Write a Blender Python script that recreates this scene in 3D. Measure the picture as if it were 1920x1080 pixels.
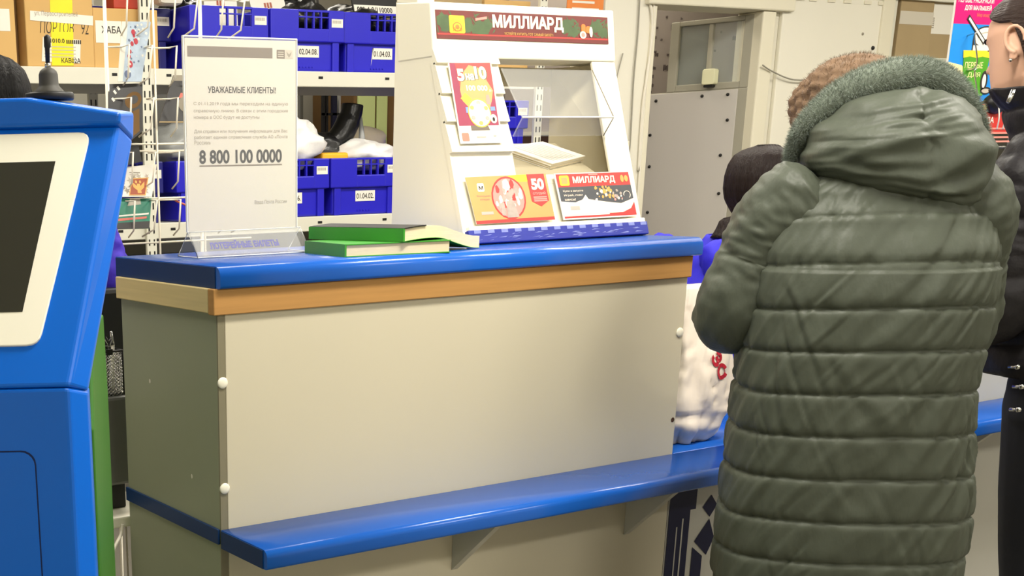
import bpy, bmesh, math, random
from mathutils import Vector, Matrix, noise
from mathutils.geometry import delaunay_2d_cdt
random.seed(7)
S = bpy.context.scene
COL = S.collection
PI = math.pi
for o in list(bpy.data.objects):
    bpy.data.objects.remove(o)

# ------------------------------------------------------------------ camera
CAM = Vector((-1.2052, -2.1801, 1.45))
CR = Vector((0.8837981, -0.4672245, -0.0245417))     # image right
CD = Vector((-0.1531166, -0.2392715, -0.9588036))    # image down
CF = Vector((0.4421044, 0.8511465, -0.2830075))      # optical axis
FPX, PX, PY = 2337.96, 355.3, 1024.6                  # a corner crop of a wider phone picture: shifted lens
cam = bpy.data.cameras.new('camera')
cam.sensor_width = 36
cam.lens = FPX * 36 / 1920
cam.shift_x = (960 - PX) / 1920
cam.shift_y = (PY - 540) / 1920
cam.clip_start = 0.05
co = bpy.data.objects.new('camera', cam)
COL.objects.link(co)
co.matrix_world = Matrix(((CR.x, -CD.x, -CF.x, CAM.x), (CR.y, -CD.y, -CF.y, CAM.y), (CR.z, -CD.z, -CF.z, CAM.z), (0, 0, 0, 1)))
S.camera = co

# ------------------------------------------------------------------ light and exposure
w = bpy.data.worlds.new('world')
S.world = w
w.use_nodes = True
w.node_tree.nodes['Background'].inputs[0].default_value = (1.0, 0.95, 0.86, 1)
w.node_tree.nodes['Background'].inputs[1].default_value = 0.12
S.view_settings.view_transform = 'Standard'
S.view_settings.look = 'None'
S.view_settings.gamma = 1
S.view_settings.exposure = 0.18
LAMP = (1.0, 0.955, 0.87)
CEIL = 2.95
# ceiling luminaires of the hall and of the back office: x, y, watts
LAMPS = [(0.5, -0.75, 45), (2.4, -0.95, 40), (4.4, -1.2, 24), (0.2, -3.4, 44), (2.4, -3.7, 36), (-0.7, 0.9, 16), (0.9, 1.35, 21), (2.6, 1.35, 23), (4.5, 1.1, 24), (2.0, 3.5, 10), (4.35, 3.35, 3.5), (6.3, 1.3, 16)]
for lx, ly, lw in LAMPS:
    ld = bpy.data.lights.new('ceiling_lamp_light', 'AREA')
    ld.shape = 'RECTANGLE'
    ld.size, ld.size_y = 1.15, 0.28
    ld.energy = lw
    ld.color = LAMP
    lo = bpy.data.objects.new('ceiling_lamp_light', ld)
    COL.objects.link(lo)
    lo.location = (lx, ly, CEIL - 0.085)

# ------------------------------------------------------------------ materials
def mat(name, col, rough=0.5, spec=0.5, metal=0.0, noise_amt=0.0, noise_scale=20.0, bump=0.0, bump_scale=60.0, trans=0.0, ior=1.45, emit=0.0, sheen=0.0, stretch=None, coat=0.0, alpha=1.0):
    m = bpy.data.materials.new(name)
    m.use_nodes = True
    nt = m.node_tree
    b = nt.nodes['Principled BSDF']
    c = (*[((v / 255) / 12.92 if v / 255 <= 0.04045 else ((v / 255 + 0.055) / 1.055) ** 2.4) for v in col], 1)
    b.inputs['Base Color'].default_value = c
    b.inputs['Roughness'].default_value = rough
    b.inputs['Specular IOR Level'].default_value = spec
    b.inputs['Metallic'].default_value = metal
    b.inputs['IOR'].default_value = ior
    b.inputs['Transmission Weight'].default_value = trans
    b.inputs['Alpha'].default_value = alpha
    b.inputs['Coat Weight'].default_value = coat
    if sheen:
        b.inputs['Sheen Weight'].default_value = sheen
        b.inputs['Sheen Roughness'].default_value = 0.4
    if emit:
        b.inputs['Emission Color'].default_value = c
        b.inputs['Emission Strength'].default_value = emit
    if noise_amt or bump:
        tc = nt.nodes.new('ShaderNodeTexCoord')
        mp = nt.nodes.new('ShaderNodeMapping')
        if stretch:
            mp.inputs['Scale'].default_value = stretch
        nt.links.new(tc.outputs['Object'], mp.inputs['Vector'])
    if noise_amt:
        n = nt.nodes.new('ShaderNodeTexNoise')
        n.inputs['Scale'].default_value = noise_scale
        n.inputs['Detail'].default_value = 5
        nt.links.new(mp.outputs[0], n.inputs['Vector'])
        mx = nt.nodes.new('ShaderNodeMix')
        mx.data_type = 'RGBA'
        mx.inputs['A'].default_value = (*[v * (1 - noise_amt) for v in c[:3]], 1)
        mx.inputs['B'].default_value = (*[min(1, v * (1 + noise_amt)) for v in c[:3]], 1)
        nt.links.new(n.outputs['Fac'], mx.inputs['Factor'])
        nt.links.new(mx.outputs['Result'], b.inputs['Base Color'])
    if bump:
        n2 = nt.nodes.new('ShaderNodeTexNoise')
        n2.inputs['Scale'].default_value = bump_scale
        n2.inputs['Detail'].default_value = 4
        nt.links.new(mp.outputs[0], n2.inputs['Vector'])
        bp = nt.nodes.new('ShaderNodeBump')
        bp.inputs['Strength'].default_value = bump
        bp.inputs['Distance'].default_value = 0.01
        nt.links.new(n2.outputs['Fac'], bp.inputs['Height'])
        nt.links.new(bp.outputs[0], b.inputs['Normal'])
    return m

BLUE = mat('blue_laminate', (30, 98, 198), 0.21, 0.5, noise_amt=0.06, noise_scale=8)
BLUE_EDGE = mat('dark_blue_edge_band', (10, 50, 98), 0.45, noise_amt=0.1, noise_scale=12)
BOARD = mat('cream_chipboard_laminate', (204, 196, 172), 0.42, 0.4, noise_amt=0.03, noise_scale=3)
SIDE = mat('grey_laminate', (150, 155, 130), 0.4, 0.4, noise_amt=0.05, noise_scale=5)
EDGEB = mat('brown_grey_edge_band', (128, 122, 98), 0.5)
WOOD = mat('pine_lath', (180, 134, 76), 0.55, 0.35, noise_amt=0.16, noise_scale=9, stretch=(0.6, 6, 14))
WOODL = mat('pale_pine_lath', (214, 194, 142), 0.55, 0.35, noise_amt=0.14, noise_scale=9, stretch=(6, 0.6, 14))
WHITEP = mat('white_plastic', (238, 234, 216), 0.35)
CAPW = mat('cream_screw_cap', (240, 236, 216), 0.35)
HOLE = mat('brown_hole', (70, 45, 25), 0.8)
KBLUE = mat('kiosk_blue_metal', (0, 102, 214), 0.3, 0.5)
KGREEN = mat('kiosk_green_metal', (52, 112, 28), 0.4)
KWHITE = mat('kiosk_white_bezel', (250, 248, 232), 0.35)
KSCREEN = mat('kiosk_screen_glass', (52, 52, 44), 0.12, 0.4)
KGAP = mat('dark_gap', (6, 30, 80), 0.7)
BLACK = mat('black_plastic', (24, 24, 23), 0.5)
RUBBER = mat('dark_grey_rubber', (70, 68, 62), 0.6, noise_amt=0.2, noise_scale=30)
DARKMETAL = mat('dark_metal', (38, 37, 35), 0.45, metal=0.4)
CHROME = mat('chrome', (200, 200, 195), 0.2, metal=1.0)
SHELFM = mat('cream_shelf_enamel', (214, 212, 196), 0.4, noise_amt=0.04, noise_scale=6)
WIRE = mat('white_enamel_wire', (240, 232, 210), 0.35)
CRATE = mat('blue_crate_plastic', (36, 32, 186), 0.38, 0.45, noise_amt=0.06, noise_scale=6)
CRATED = mat('shaded_wrapped_crate_plastic', (26, 26, 110), 0.4, noise_amt=0.1, noise_scale=8)  # crate blue with shelf shade painted in; also serves the wrapped lower crate
PAPER = mat('white_paper', (230, 226, 214), 0.7, 0.2)
PAPERC = mat('cream_paper', (240, 226, 196), 0.75, 0.2, noise_amt=0.05, noise_scale=30)
NOTICEP = mat('cream_notice_paper', (206, 199, 184), 0.75, 0.15)
DOORF = mat('grey_painted_door_frame', (158, 154, 138), 0.5, noise_amt=0.05, noise_scale=4)
DISPI = mat('shaded_inner_board', (176, 166, 138), 0.5)  # display board colour darkened: shade of the inside is put into it
INK = mat('black_ink', (45, 42, 38), 0.7)
GREY_INK = mat('grey_ink', (150, 142, 126), 0.7)
PALE_INK = mat('pale_grey_ink', (188, 180, 164), 0.7)
BAR_INK = mat('brown_grey_print_band', (118, 106, 92), 0.6)
BLUE_INK = mat('blue_ink', (30, 28, 150), 0.6)
CARTON = mat('brown_cardboard', (206, 168, 108), 0.75, 0.2, noise_amt=0.08, noise_scale=6)
CARTOND = mat('dark_cardboard', (120, 92, 58), 0.8, 0.2, noise_amt=0.15, noise_scale=9)
CARTON2 = mat('tan_cardboard', (166, 146, 110), 0.75, 0.2, noise_amt=0.1, noise_scale=6)
TAPEY = mat('yellow_tape', (238, 216, 20), 0.35, noise_amt=0.08, noise_scale=14)
TAPEW = mat('whitish_tape', (205, 198, 182), 0.35)
RED = mat('red_carton', (178, 62, 42), 0.5, noise_amt=0.1, noise_scale=20)
GREENB = mat('green_cover', (60, 150, 46), 0.4)
PAGES = mat('page_block_edges', (222, 208, 176), 0.8, 0.2, noise_amt=0.12, noise_scale=40, stretch=(1, 1, 12))
DISP = mat('cream_display_board', (246, 240, 218), 0.4)
DISPD = mat('display_slot_shadow_gap', (150, 140, 116), 0.7)
ACRYL = mat('clear_acrylic', (240, 242, 240), 0.05, 0.6, alpha=0.13)
ACRYLB = mat('clear_acrylic_base', (232, 233, 230), 0.06, 0.9, alpha=0.10)
ACRYLE = mat('bright_acrylic_edge', (246, 246, 240), 0.2)
SLEEVE = mat('clear_plastic_sleeve', (255, 255, 255), 0.05, alpha=0.10)
MAROON = mat('maroon_print', (112, 42, 36), 0.45, noise_amt=0.25, noise_scale=14)
PINEG = mat('pine_green_print', (74, 96, 56), 0.45, noise_amt=0.4, noise_scale=26)
REDP = mat('red_print', (208, 58, 52), 0.45, noise_amt=0.08, noise_scale=14)
PINKP = mat('pink_print', (236, 150, 136), 0.5)
ORANGEP = mat('orange_print', (230, 160, 92), 0.45, noise_amt=0.1, noise_scale=20)
DORANGE = mat('deep_orange_print', (222, 128, 52), 0.45, noise_amt=0.1, noise_scale=20)
YELLOWP = mat('yellow_print', (250, 214, 48), 0.45)
GOLDP = mat('gold_print', (214, 166, 82), 0.4, noise_amt=0.2, noise_scale=60)
CREAMP = mat('cream_print', (250, 232, 206), 0.5)
NIGHTP = mat('slate_print', (74, 76, 78), 0.45, noise_amt=0.2, noise_scale=50)
SILVERP = mat('silver_print', (180, 164, 150), 0.4, noise_amt=0.3, noise_scale=70)
PLUMP = mat('plum_print', (150, 34, 70), 0.45, noise_amt=0.25, noise_scale=16)
SKYP = mat('light_blue_print', (120, 150, 220), 0.5)
POSTB = mat('post_blue_print', (44, 54, 150), 0.4, noise_amt=0.2, noise_scale=40)
POSTL = mat('pale_post_blue_print', (130, 140, 200), 0.4, noise_amt=0.25, noise_scale=50)
MAGENTA = mat('magenta_print', (206, 24, 112), 0.35)
AZURE = mat('azure_print', (34, 140, 224), 0.35, noise_amt=0.08, noise_scale=12)
LEMON = mat('pale_lemon_print', (250, 236, 170), 0.4)
GRASS = mat('grass_green_print', (84, 160, 44), 0.35)
CORAL = mat('coral_print', (255, 120, 96), 0.4)
FROST = mat('frosty_blue_print', (176, 192, 208), 0.45, noise_amt=0.35, noise_scale=34)
FROSTD = mat('dark_frost_print', (92, 106, 136), 0.45, noise_amt=0.4, noise_scale=40)
BERRY = mat('berry_red_print', (176, 30, 50), 0.4)
EMBLEM = mat('brown_red_emblem_print', (156, 70, 34), 0.4)
TEAL = mat('teal_print', (30, 122, 96), 0.4, noise_amt=0.35, noise_scale=30)
MAGD = mat('dark_magazine_print', (44, 42, 42), 0.35, noise_amt=0.5, noise_scale=24)
SALMON = mat('salmon_print', (206, 108, 92), 0.4)
POLYW = mat('white_polythene', (232, 230, 226), 0.32, 0.5, bump=0.5, bump_scale=14)
POLYB = mat('black_polythene', (22, 22, 22), 0.28, 0.5, bump=0.5, bump_scale=14)
POLYG = mat('grey_polythene', (150, 152, 150), 0.3, bump=0.5, bump_scale=14)
KRAFT = mat('kraft_wrap', (150, 130, 100), 0.6, bump=0.4, bump_scale=12)
YENV = mat('yellow_wrap', (240, 178, 28), 0.5)
BAGM = mat('white_carrier_bag', (238, 226, 210), 0.35, 0.4, bump=0.6, bump_scale=9)
WALLW = mat('white_painted_wall', (226, 222, 206), 0.55, noise_amt=0.03, noise_scale=2)
WALLP = mat('white_door_sheet', (192, 187, 180), 0.45, noise_amt=0.03, noise_scale=2)
TRIMW = mat('cream_gloss_trim', (222, 216, 194), 0.4, noise_amt=0.04, noise_scale=4)
CORRW = mat('mauve_grey_wall', (176, 166, 160), 0.6, noise_amt=0.08, noise_scale=4)
MARK = mat('dark_smudge_mark', (86, 74, 74), 0.7)
BROWN = mat('dark_brown_wainscot', (70, 44, 36), 0.5)
OCHRE = mat('ochre_panel', (150, 124, 66), 0.5)
FLOORM = mat('grey_floor_tile', (120, 116, 106), 0.35, noise_amt=0.12, noise_scale=3)
CEILM = mat('white_ceiling', (236, 234, 226), 0.7)
GLASS = mat('window_glass', (220, 228, 224), 0.05, 0.5, alpha=0.18)
HAZEG = mat('dull_door_glass', (150, 158, 152), 0.12, 0.5, alpha=0.45)
SWITCH = mat('yellowed_switch_plastic', (224, 222, 184), 0.4)
GREYCAB = mat('grey_metal_cabinet', (96, 96, 92), 0.4, noise_amt=0.05)
DGREYCAB = mat('dark_grey_cabinet', (74, 72, 64), 0.5, noise_amt=0.1)
PALEG = mat('pale_green_board', (206, 220, 150), 0.4)
NAVY = mat('navy_print', (16, 20, 56), 0.5)
PANELG = mat('pale_grey_laminate', (188, 186, 176), 0.45, noise_amt=0.03)
COAT = mat('olive_grey_coat_nylon', (74, 79, 68), 0.5, 0.28, noise_amt=0.07, noise_scale=14, bump=0.45, bump_scale=24, stretch=(1, 1, 0.45))
FUR = mat('grey_green_fur', (110, 119, 106), 0.8, 0.2, sheen=0.6)
FURL = mat('pale_fur_tips', (140, 152, 140), 0.8, 0.2, sheen=0.6)
KNIT = mat('brown_knit_wool', (116, 94, 74), 0.85, 0.2, noise_amt=0.3, noise_scale=40, bump=0.3, bump_scale=90, sheen=0.1)
JACK = mat('black_puffer_nylon', (32, 30, 32), 0.5, 0.25, bump=0.5, bump_scale=22)
JEANS = mat('blue_black_denim', (26, 28, 36), 0.75, noise_amt=0.2, noise_scale=60)
UNIF = mat('royal_blue_uniform', (38, 30, 196), 0.65, noise_amt=0.1, noise_scale=20, bump=0.3, bump_scale=18)
UNIFV = mat('violet_blue_uniform', (58, 34, 178), 0.65, noise_amt=0.12, noise_scale=20, bump=0.4, bump_scale=18)
SKIN = mat('skin', (216, 172, 146), 0.5, 0.35, noise_amt=0.05, noise_scale=20)
HAIRD = mat('dark_brown_hair', (34, 24, 21), 0.45, 0.22, noise_amt=0.35, noise_scale=60, bump=0.5, bump_scale=90, stretch=(3, 3, 0.25))
HAIRB = mat('black_hair', (12, 11, 11), 0.5, 0.18, noise_amt=0.3, noise_scale=60, bump=0.6, bump_scale=80, stretch=(3, 3, 0.3))
HAIRP = mat('pulled_back_brown_hair', (52, 40, 36), 0.45, 0.25, noise_amt=0.3, noise_scale=60, bump=0.4, bump_scale=90, stretch=(3, 0.3, 3))
BOOT = mat('black_leather', (28, 26, 25), 0.4)
EYE = mat('eye_white', (236, 232, 226), 0.2)
DIFF = mat('lit_diffuser', (255, 244, 220), 0.4, emit=6.0)
CABLE = mat('white_cable', (226, 220, 204), 0.45)
GCABLE = mat('grey_cable', (150, 146, 132), 0.5)

# ------------------------------------------------------------------ mesh collector
def frame(o, x, y):
    """matrix whose x and y run along the two directions, z out of the plane"""
    x = Vector(x).normalized()
    y = Vector(y)
    y = (y - x * y.dot(x)).normalized()
    z = x.cross(y)
    return Matrix(((x.x, y.x, z.x, o[0]), (x.y, y.y, z.y, o[1]), (x.z, y.z, z.z, o[2]), (0, 0, 0, 1)))

def wall_frame(o):
    return frame(o, (1, 0, 0), (0, 0, 1))          # faces -y

_tcache = {}
def text_geo(body, bold, res=4):
    """flat filled outlines of the lettering, built from the font's own curves"""
    k = (body, bold)
    if k in _tcache:
        return _tcache[k]
    cu = bpy.data.curves.new('t', 'FONT')
    cu.body = body
    cu.size = 1
    ob = bpy.data.objects.new('t', cu)
    COL.objects.link(ob)
    dg = bpy.context.evaluated_depsgraph_get()
    ev = ob.evaluated_get(dg)
    loops = []
    for sp in ev.to_curve(dg).splines:
        pts = []
        n = len(sp.bezier_points)
        for i in range(n):
            a, b = sp.bezier_points[i], sp.bezier_points[(i + 1) % n]
            p0, p1, p2, p3 = [Vector((q.x, q.y)) for q in (a.co, a.handle_right, b.handle_left, b.co)]
            d = p3 - p0
            flat = abs((p1 - p0).cross(d)) < 1e-5 and abs((p2 - p0).cross(d)) < 1e-5
            for j in range(1 if flat else res):
                t = j / res
                pts.append(p0 * (1 - t) ** 3 + p1 * 3 * t * (1 - t) ** 2 + p2 * 3 * t * t * (1 - t) + p3 * t ** 3)
        q = []
        for p in pts:
            if not q or (p - q[-1]).length > 1e-3:
                q.append(p)
        while len(q) > 2 and (q[0] - q[-1]).length < 1e-3:
            q.pop()
        if len(q) > 2:
            loops.append(q)
    ev.to_curve_clear()
    bpy.data.objects.remove(ob)
    bpy.data.curves.remove(cu)
    def inside(p, l):
        c = False
        for a, b in zip(l, l[1:] + l[:1]):
            if (a.y > p.y) != (b.y > p.y) and p.x < (b.x - a.x) * (p.y - a.y) / (b.y - a.y) + a.x:
                c = not c
        return c
    def area(l):
        return sum(a.cross(b) for a, b in zip(l, l[1:] + l[:1])) / 2
    out = []
    for i, l in enumerate(loops):
        sg = area(l)
        mids = [(a + b) / 2 for a, b in zip(l, l[1:] + l[:1])]
        for j, m in enumerate(loops):
            if j != i and abs(area(m)) > abs(area(l)) and all(inside(p, m) for p in l + mids):
                sg = area(m)
        if bold:
            n = len(l)
            m = []
            d = 1 if sg > 0 else -1
            for k_ in range(n):
                e0, e1 = (l[k_] - l[k_ - 1]).normalized(), (l[(k_ + 1) % n] - l[k_]).normalized()
                n0, n1 = Vector((e0.y, -e0.x)) * d, Vector((e1.y, -e1.x)) * d
                s_ = n0 + n1
                s_ = s_.normalized() if s_.length > 1e-3 else n0
                m.append(l[k_] + s_ * (bold / max(.5, s_.dot(n0))))
            l = m
        out.append(l)
    allp, edges = [], []
    for l in out:
        b0 = len(allp)
        allp += l
        edges += [(b0 + i, b0 + (i + 1) % len(l)) for i in range(len(l))]
    vs, fs = [], []
    if allp:
        cv, ce, cf = delaunay_2d_cdt(allp, edges, [], 0, 1e-5)[:3]
        def winding(p):
            wn = 0
            for l in out:
                for a, b in zip(l, l[1:] + l[:1]):
                    if a.y <= p.y < b.y and (b - a).cross(p - a) > 0:
                        wn += 1
                    elif b.y <= p.y < a.y and (b - a).cross(p - a) < 0:
                        wn -= 1
            return wn
        vs = [Vector((p.x, p.y, 0)) for p in cv]
        for t in cf:
            c = sum((cv[j] for j in t), Vector((0, 0))) / len(t)
            if winding(c) != 0:
                fs.append(list(t))
    _tcache[k] = (vs, fs)
    return vs, fs

WM = {}      # world matrices of things and parts at build time

class MB:
    def __init__(s):
        s.v, s.f, s.m, s.sm, s.mats = [], [], [], [], []
    def mi(s, m):
        if m not in s.mats:
            s.mats.append(m)
        return s.mats.index(m)
    def add(s, vs, fs, m, smooth=False, M=None):
        b = len(s.v)
        k = s.mi(m)
        s.v += [(M @ Vector(p)) if M else Vector(p) for p in vs]
        for f in fs:
            s.f.append([b + i for i in f])
            s.m.append(k)
            s.sm.append(smooth)
    def add_bm(s, bm, m, smooth=False, M=None):
        bm.verts.index_update()
        s.add([v.co.copy() for v in bm.verts], [[v.index for v in f.verts] for f in bm.faces], m, smooth, M)
        bm.free()
    def box(s, lo, hi, m, bev=0.0, M=None, seg=2):
        lo, hi = Vector(lo), Vector(hi)
        bm = bmesh.new()
        bmesh.ops.create_cube(bm, size=1)
        c, d = (lo + hi) / 2, hi - lo
        for v in bm.verts:
            v.co = Vector((v.co.x * d.x, v.co.y * d.y, v.co.z * d.z)) + c
        if bev:
            bmesh.ops.bevel(bm, geom=bm.edges[:], offset=min(bev, min(d) * 0.45), segments=seg, profile=0.5, affect='EDGES')
        s.add_bm(bm, m, bool(bev) and seg > 2, M)
    def prism(s, poly, h0, h1, m, M, bev=0.0, smooth=False):
        """2-D outline (counter-clockwise) pushed out along the frame's z"""
        n = len(poly)
        bm = bmesh.new()
        a = [bm.verts.new((p[0], p[1], h0)) for p in poly]
        b = [bm.verts.new((p[0], p[1], h1)) for p in poly]
        bm.faces.new(list(reversed(a)))
        bm.faces.new(b)
        for i in range(n):
            bm.faces.new([a[i], a[(i + 1) % n], b[(i + 1) % n], b[i]])
        bmesh.ops.recalc_face_normals(bm, faces=bm.faces[:])
        if bev:
            bmesh.ops.bevel(bm, geom=bm.edges[:], offset=bev, segments=2, profile=0.5, affect='EDGES')
        s.add_bm(bm, m, smooth, M)
    def tube(s, pts, r, m, seg=8, closed=False, M=None, cap=True):
        pts = [Vector(p) for p in pts]
        n = len(pts)
        rs = r if isinstance(r, (list, tuple)) else [r] * n
        vs, fs = [], []
        up = None
        for i, p in enumerate(pts):
            a = pts[(i - 1) % n] if (closed or i > 0) else pts[i]
            b = pts[(i + 1) % n] if (closed or i < n - 1) else pts[i]
            t = (b - a)
            t = t.normalized() if t.length > 1e-9 else Vector((0, 0, 1))
            if up is None:
                up = Vector((0, 0, 1)) if abs(t.z) < 0.9 else Vector((1, 0, 0))
            x = up - t * up.dot(t)
            x = x.normalized() if x.length > 1e-6 else t.orthogonal().normalized()
            up = x
            y = t.cross(x)
            for k in range(seg):
                th = 2 * PI * k / seg
                vs.append(p + (x * math.cos(th) + y * math.sin(th)) * rs[i])
        for i in range(n if closed else n - 1):
            j = (i + 1) % n
            for k in range(seg):
                l = (k + 1) % seg
                fs.append([i * seg + k, i * seg + l, j * seg + l, j * seg + k])
        if cap and not closed:
            fs.append(list(reversed(range(seg))))
            fs.append([(n - 1) * seg + k for k in range(seg)])
        s.add(vs, fs, m, True, M)
    def lathe(s, prof, m, seg=28, M=None, smooth=True):
        vs, fs = [], []
        for r, z in prof:
            for k in range(seg):
                th = 2 * PI * k / seg
                vs.append((r * math.cos(th), r * math.sin(th), z))
        for i in range(len(prof) - 1):
            for k in range(seg):
                l = (k + 1) % seg
                fs.append([i * seg + k, i * seg + l, (i + 1) * seg + l, (i + 1) * seg + k])
        fs.append(list(reversed(range(seg))))
        fs.append([(len(prof) - 1) * seg + k for k in range(seg)])
        s.add(vs, fs, m, smooth, M)
    def grid(s, nu, nv, fn, m, closed_u=False, cap=False, smooth=True, M=None):
        vs, fs = [], []
        for j in range(nv):
            for i in range(nu):
                vs.append(fn(i / (nu if closed_u else nu - 1), j / (nv - 1)))
        for j in range(nv - 1):
            for i in range(nu if closed_u else nu - 1):
                k = (i + 1) % nu
                fs.append([j * nu + i, j * nu + k, (j + 1) * nu + k, (j + 1) * nu + i])
        if cap:
            fs.append(list(reversed(range(nu))))
            fs.append([(nv - 1) * nu + k for k in range(nu)])
        s.add(vs, fs, m, smooth, M)
    def loft(s, rings, m, seg=24, M=None, p=2.0):
        """rings: (centre, x half axis vector, y half axis vector)"""
        vs, fs = [], []
        for c, ax, ay in rings:
            for k in range(seg):
                th = 2 * PI * k / seg
                cc, ss = math.cos(th), math.sin(th)
                e = 2 / p
                vs.append(Vector(c) + Vector(ax) * (abs(cc) ** e * (1 if cc > 0 else -1)) + Vector(ay) * (abs(ss) ** e * (1 if ss > 0 else -1)))
        for i in range(len(rings) - 1):
            for k in range(seg):
                l = (k + 1) % seg
                fs.append([i * seg + k, i * seg + l, (i + 1) * seg + l, (i + 1) * seg + k])
        fs.append(list(reversed(range(seg))))
        fs.append([(len(rings) - 1) * seg + k for k in range(seg)])
        s.add(vs, fs, m, True, M)
    def ball(s, c, r, m, M=None, seg=16, sub=None, lump=0.0, freq=4.0, seed=0.0, flat=None):
        r = Vector(r) if hasattr(r, '__len__') else Vector((r, r, r))
        c = Vector(c)
        nu, nv = seg, max(6, seg // 2 + 1)
        def fn(u, v):
            th, ph = 2 * PI * u, PI * (v * 0.998 + 0.001)
            d = Vector((math.sin(ph) * math.cos(th), math.sin(ph) * math.sin(th), -math.cos(ph)))
            k = 1.0
            if lump:
                q = d * freq + Vector((seed, seed * 1.7, -seed))
                k += lump * (noise.noise(q) + 0.5 * noise.noise(q * 2.3) + 0.35 * abs(noise.noise(q * 4.1)) + 0.2 * abs(noise.noise(q * 8.3)))
            p = Vector((d.x * r.x, d.y * r.y, d.z * r.z)) * k
            if flat is not None and p.z < -flat:
                p.z = -flat
            return c + p
        s.grid(nu, nv, fn, m, closed_u=True, cap=True, M=M)
    def poly(s, pts, m, M=None, z=0.0):
        s.add([(p[0], p[1], p[2] if len(p) > 2 else z) for p in pts], [list(range(len(pts)))], m, False, M)
    def rect(s, x0, y0, x1, y1, m, M, z=0.0):
        s.poly([(x0, y0), (x1, y0), (x1, y1), (x0, y1)], m, M, z)
    def disc(s, cx, cy, rx, ry, m, M, z=0.0, n=24):
        s.poly([(cx + rx * math.cos(2 * PI * k / n), cy + ry * math.sin(2 * PI * k / n)) for k in range(n)], m, M, z)
    def text(s, body, x0, y0, wd, ht, m, M, z=0.0, bold=0.0, shear=0.0):
        """lettering fitted into the box x0..x0+wd, y0..y0+ht of the frame"""
        vs, fs = text_geo(body, bold)
        if not vs:
            return
        ax, bx = min(v.x for v in vs), max(v.x for v in vs)
        ay, by = min(v.y for v in vs), max(v.y for v in vs)
        kx = wd / max(1e-6, bx - ax)
        ky = ht / max(1e-6, by - ay)
        s.add([(x0 + (v.x - ax) * kx + shear * (v.y - ay) * ky, y0 + (v.y - ay) * ky, z) for v in vs], fs, m, False, M)
    def build(s, name, parent=None, subsurf=0, bevel=0.0):
        me = bpy.data.meshes.new(name)
        inv = WM[parent.name].inverted() if parent else None
        me.from_pydata([tuple(inv @ p) if inv else tuple(p) for p in s.v], [], s.f)
        for m in s.mats:
            me.materials.append(m)
        me.polygons.foreach_set('material_index', s.m)
        me.polygons.foreach_set('use_smooth', s.sm)
        me.update()
        ob = bpy.data.objects.new(name, me)
        COL.objects.link(ob)
        if parent:
            ob.parent = parent
            WM[ob.name] = WM[parent.name]
        else:
            WM[ob.name] = Matrix.Identity(4)
        if bevel:
            b = ob.modifiers.new('bevel', 'BEVEL')
            b.width = bevel
            b.segments = 3
            b.limit_method = 'ANGLE'
            b.angle_limit = math.radians(18)
            b.harden_normals = False
        if subsurf:
            d = ob.modifiers.new('subsurf', 'SUBSURF')
            d.levels = d.render_levels = subsurf
        return ob

def tag(o, label, cat, group=None, kind=None):
    o['label'] = label
    o['category'] = cat
    if group:
        o['group'] = group
    if kind:
        o['kind'] = kind
    return o

def thing(name, label, cat, loc=(0, 0, 0), rz=0.0, group=None):
    o = bpy.data.objects.new(name, None)
    o.empty_display_size = 0.05
    COL.objects.link(o)
    o.location = loc
    o.rotation_euler = (0, 0, rz)
    WM[o.name] = Matrix.Translation(Vector(loc)) @ Matrix.Rotation(rz, 4, 'Z')
    return tag(o, label, cat, group)

def struct(name, mb, parent=None, **k):
    o = mb.build(name, parent, **k)
    if not parent:
        o['kind'] = 'structure'
    return o

def copy_tree(o, parent=None):
    c = o.copy()
    COL.objects.link(c)
    if parent:
        c.parent = parent
    for ch in list(o.children):
        copy_tree(ch, c)
    return c

def ray(px, py):
    return CR * ((px - PX) / FPX) + CD * ((py - PY) / FPX) + CF
def at(y, px, py):
    """the point of the plane at depth y that stands at this place of the photograph"""
    r = ray(px, py)
    return CAM + r * ((y - CAM.y) / r.y)
def dep(d, px, py):
    return CAM + ray(px, py) * d
def rrect(x0, y0, x1, y1, r, n=5):
    out = []
    for cx, cy, a in ((x1 - r, y0 + r, -90), (x1 - r, y1 - r, 0), (x0 + r, y1 - r, 90), (x0 + r, y0 + r, 180)):
        for k in range(n + 1):
            t = math.radians(a + 90 * k / n)
            out.append((cx + r * math.cos(t), cy + r * math.sin(t)))
    return out
# ------------------------------------------------------------------ the room
def box_struct(name, lo, hi, m, bev=0.0):
    b = MB()
    b.box(lo, hi, m, bev)
    return struct(name, b)

box_struct('floor', (-2.6, -5.2, -0.1), (9.0, 5.2, 0.0), FLOORM)
box_struct('ceiling', (-2.6, -5.2, CEIL), (9.0, 5.2, CEIL + 0.1), CEILM)
box_struct('wall_left', (-2.7, -5.2, 0), (-2.6, 5.2, CEIL), WALLW)
box_struct('wall_right', (9.0, -5.2, 0), (9.1, 5.2, CEIL), WALLW)
box_struct('wall_front', (-2.7, -5.3, 0), (9.1, -5.2, CEIL), WALLW)
box_struct('wall_back', (-2.7, 5.2, 0), (9.1, 5.3, CEIL), WALLW)
# partition with the doorway
box_struct('wall_partition', (3.60, 2.60, 0), (3.91, 2.74, CEIL), WALLW)
box_struct('wall_above_doorway', (3.91, 2.60, 2.31), (9.0, 2.74, CEIL), WALLW)
box_struct('wall_beside_doorway', (4.74, 2.62, 0), (5.74, 2.74, 2.31), WALLW)
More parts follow.
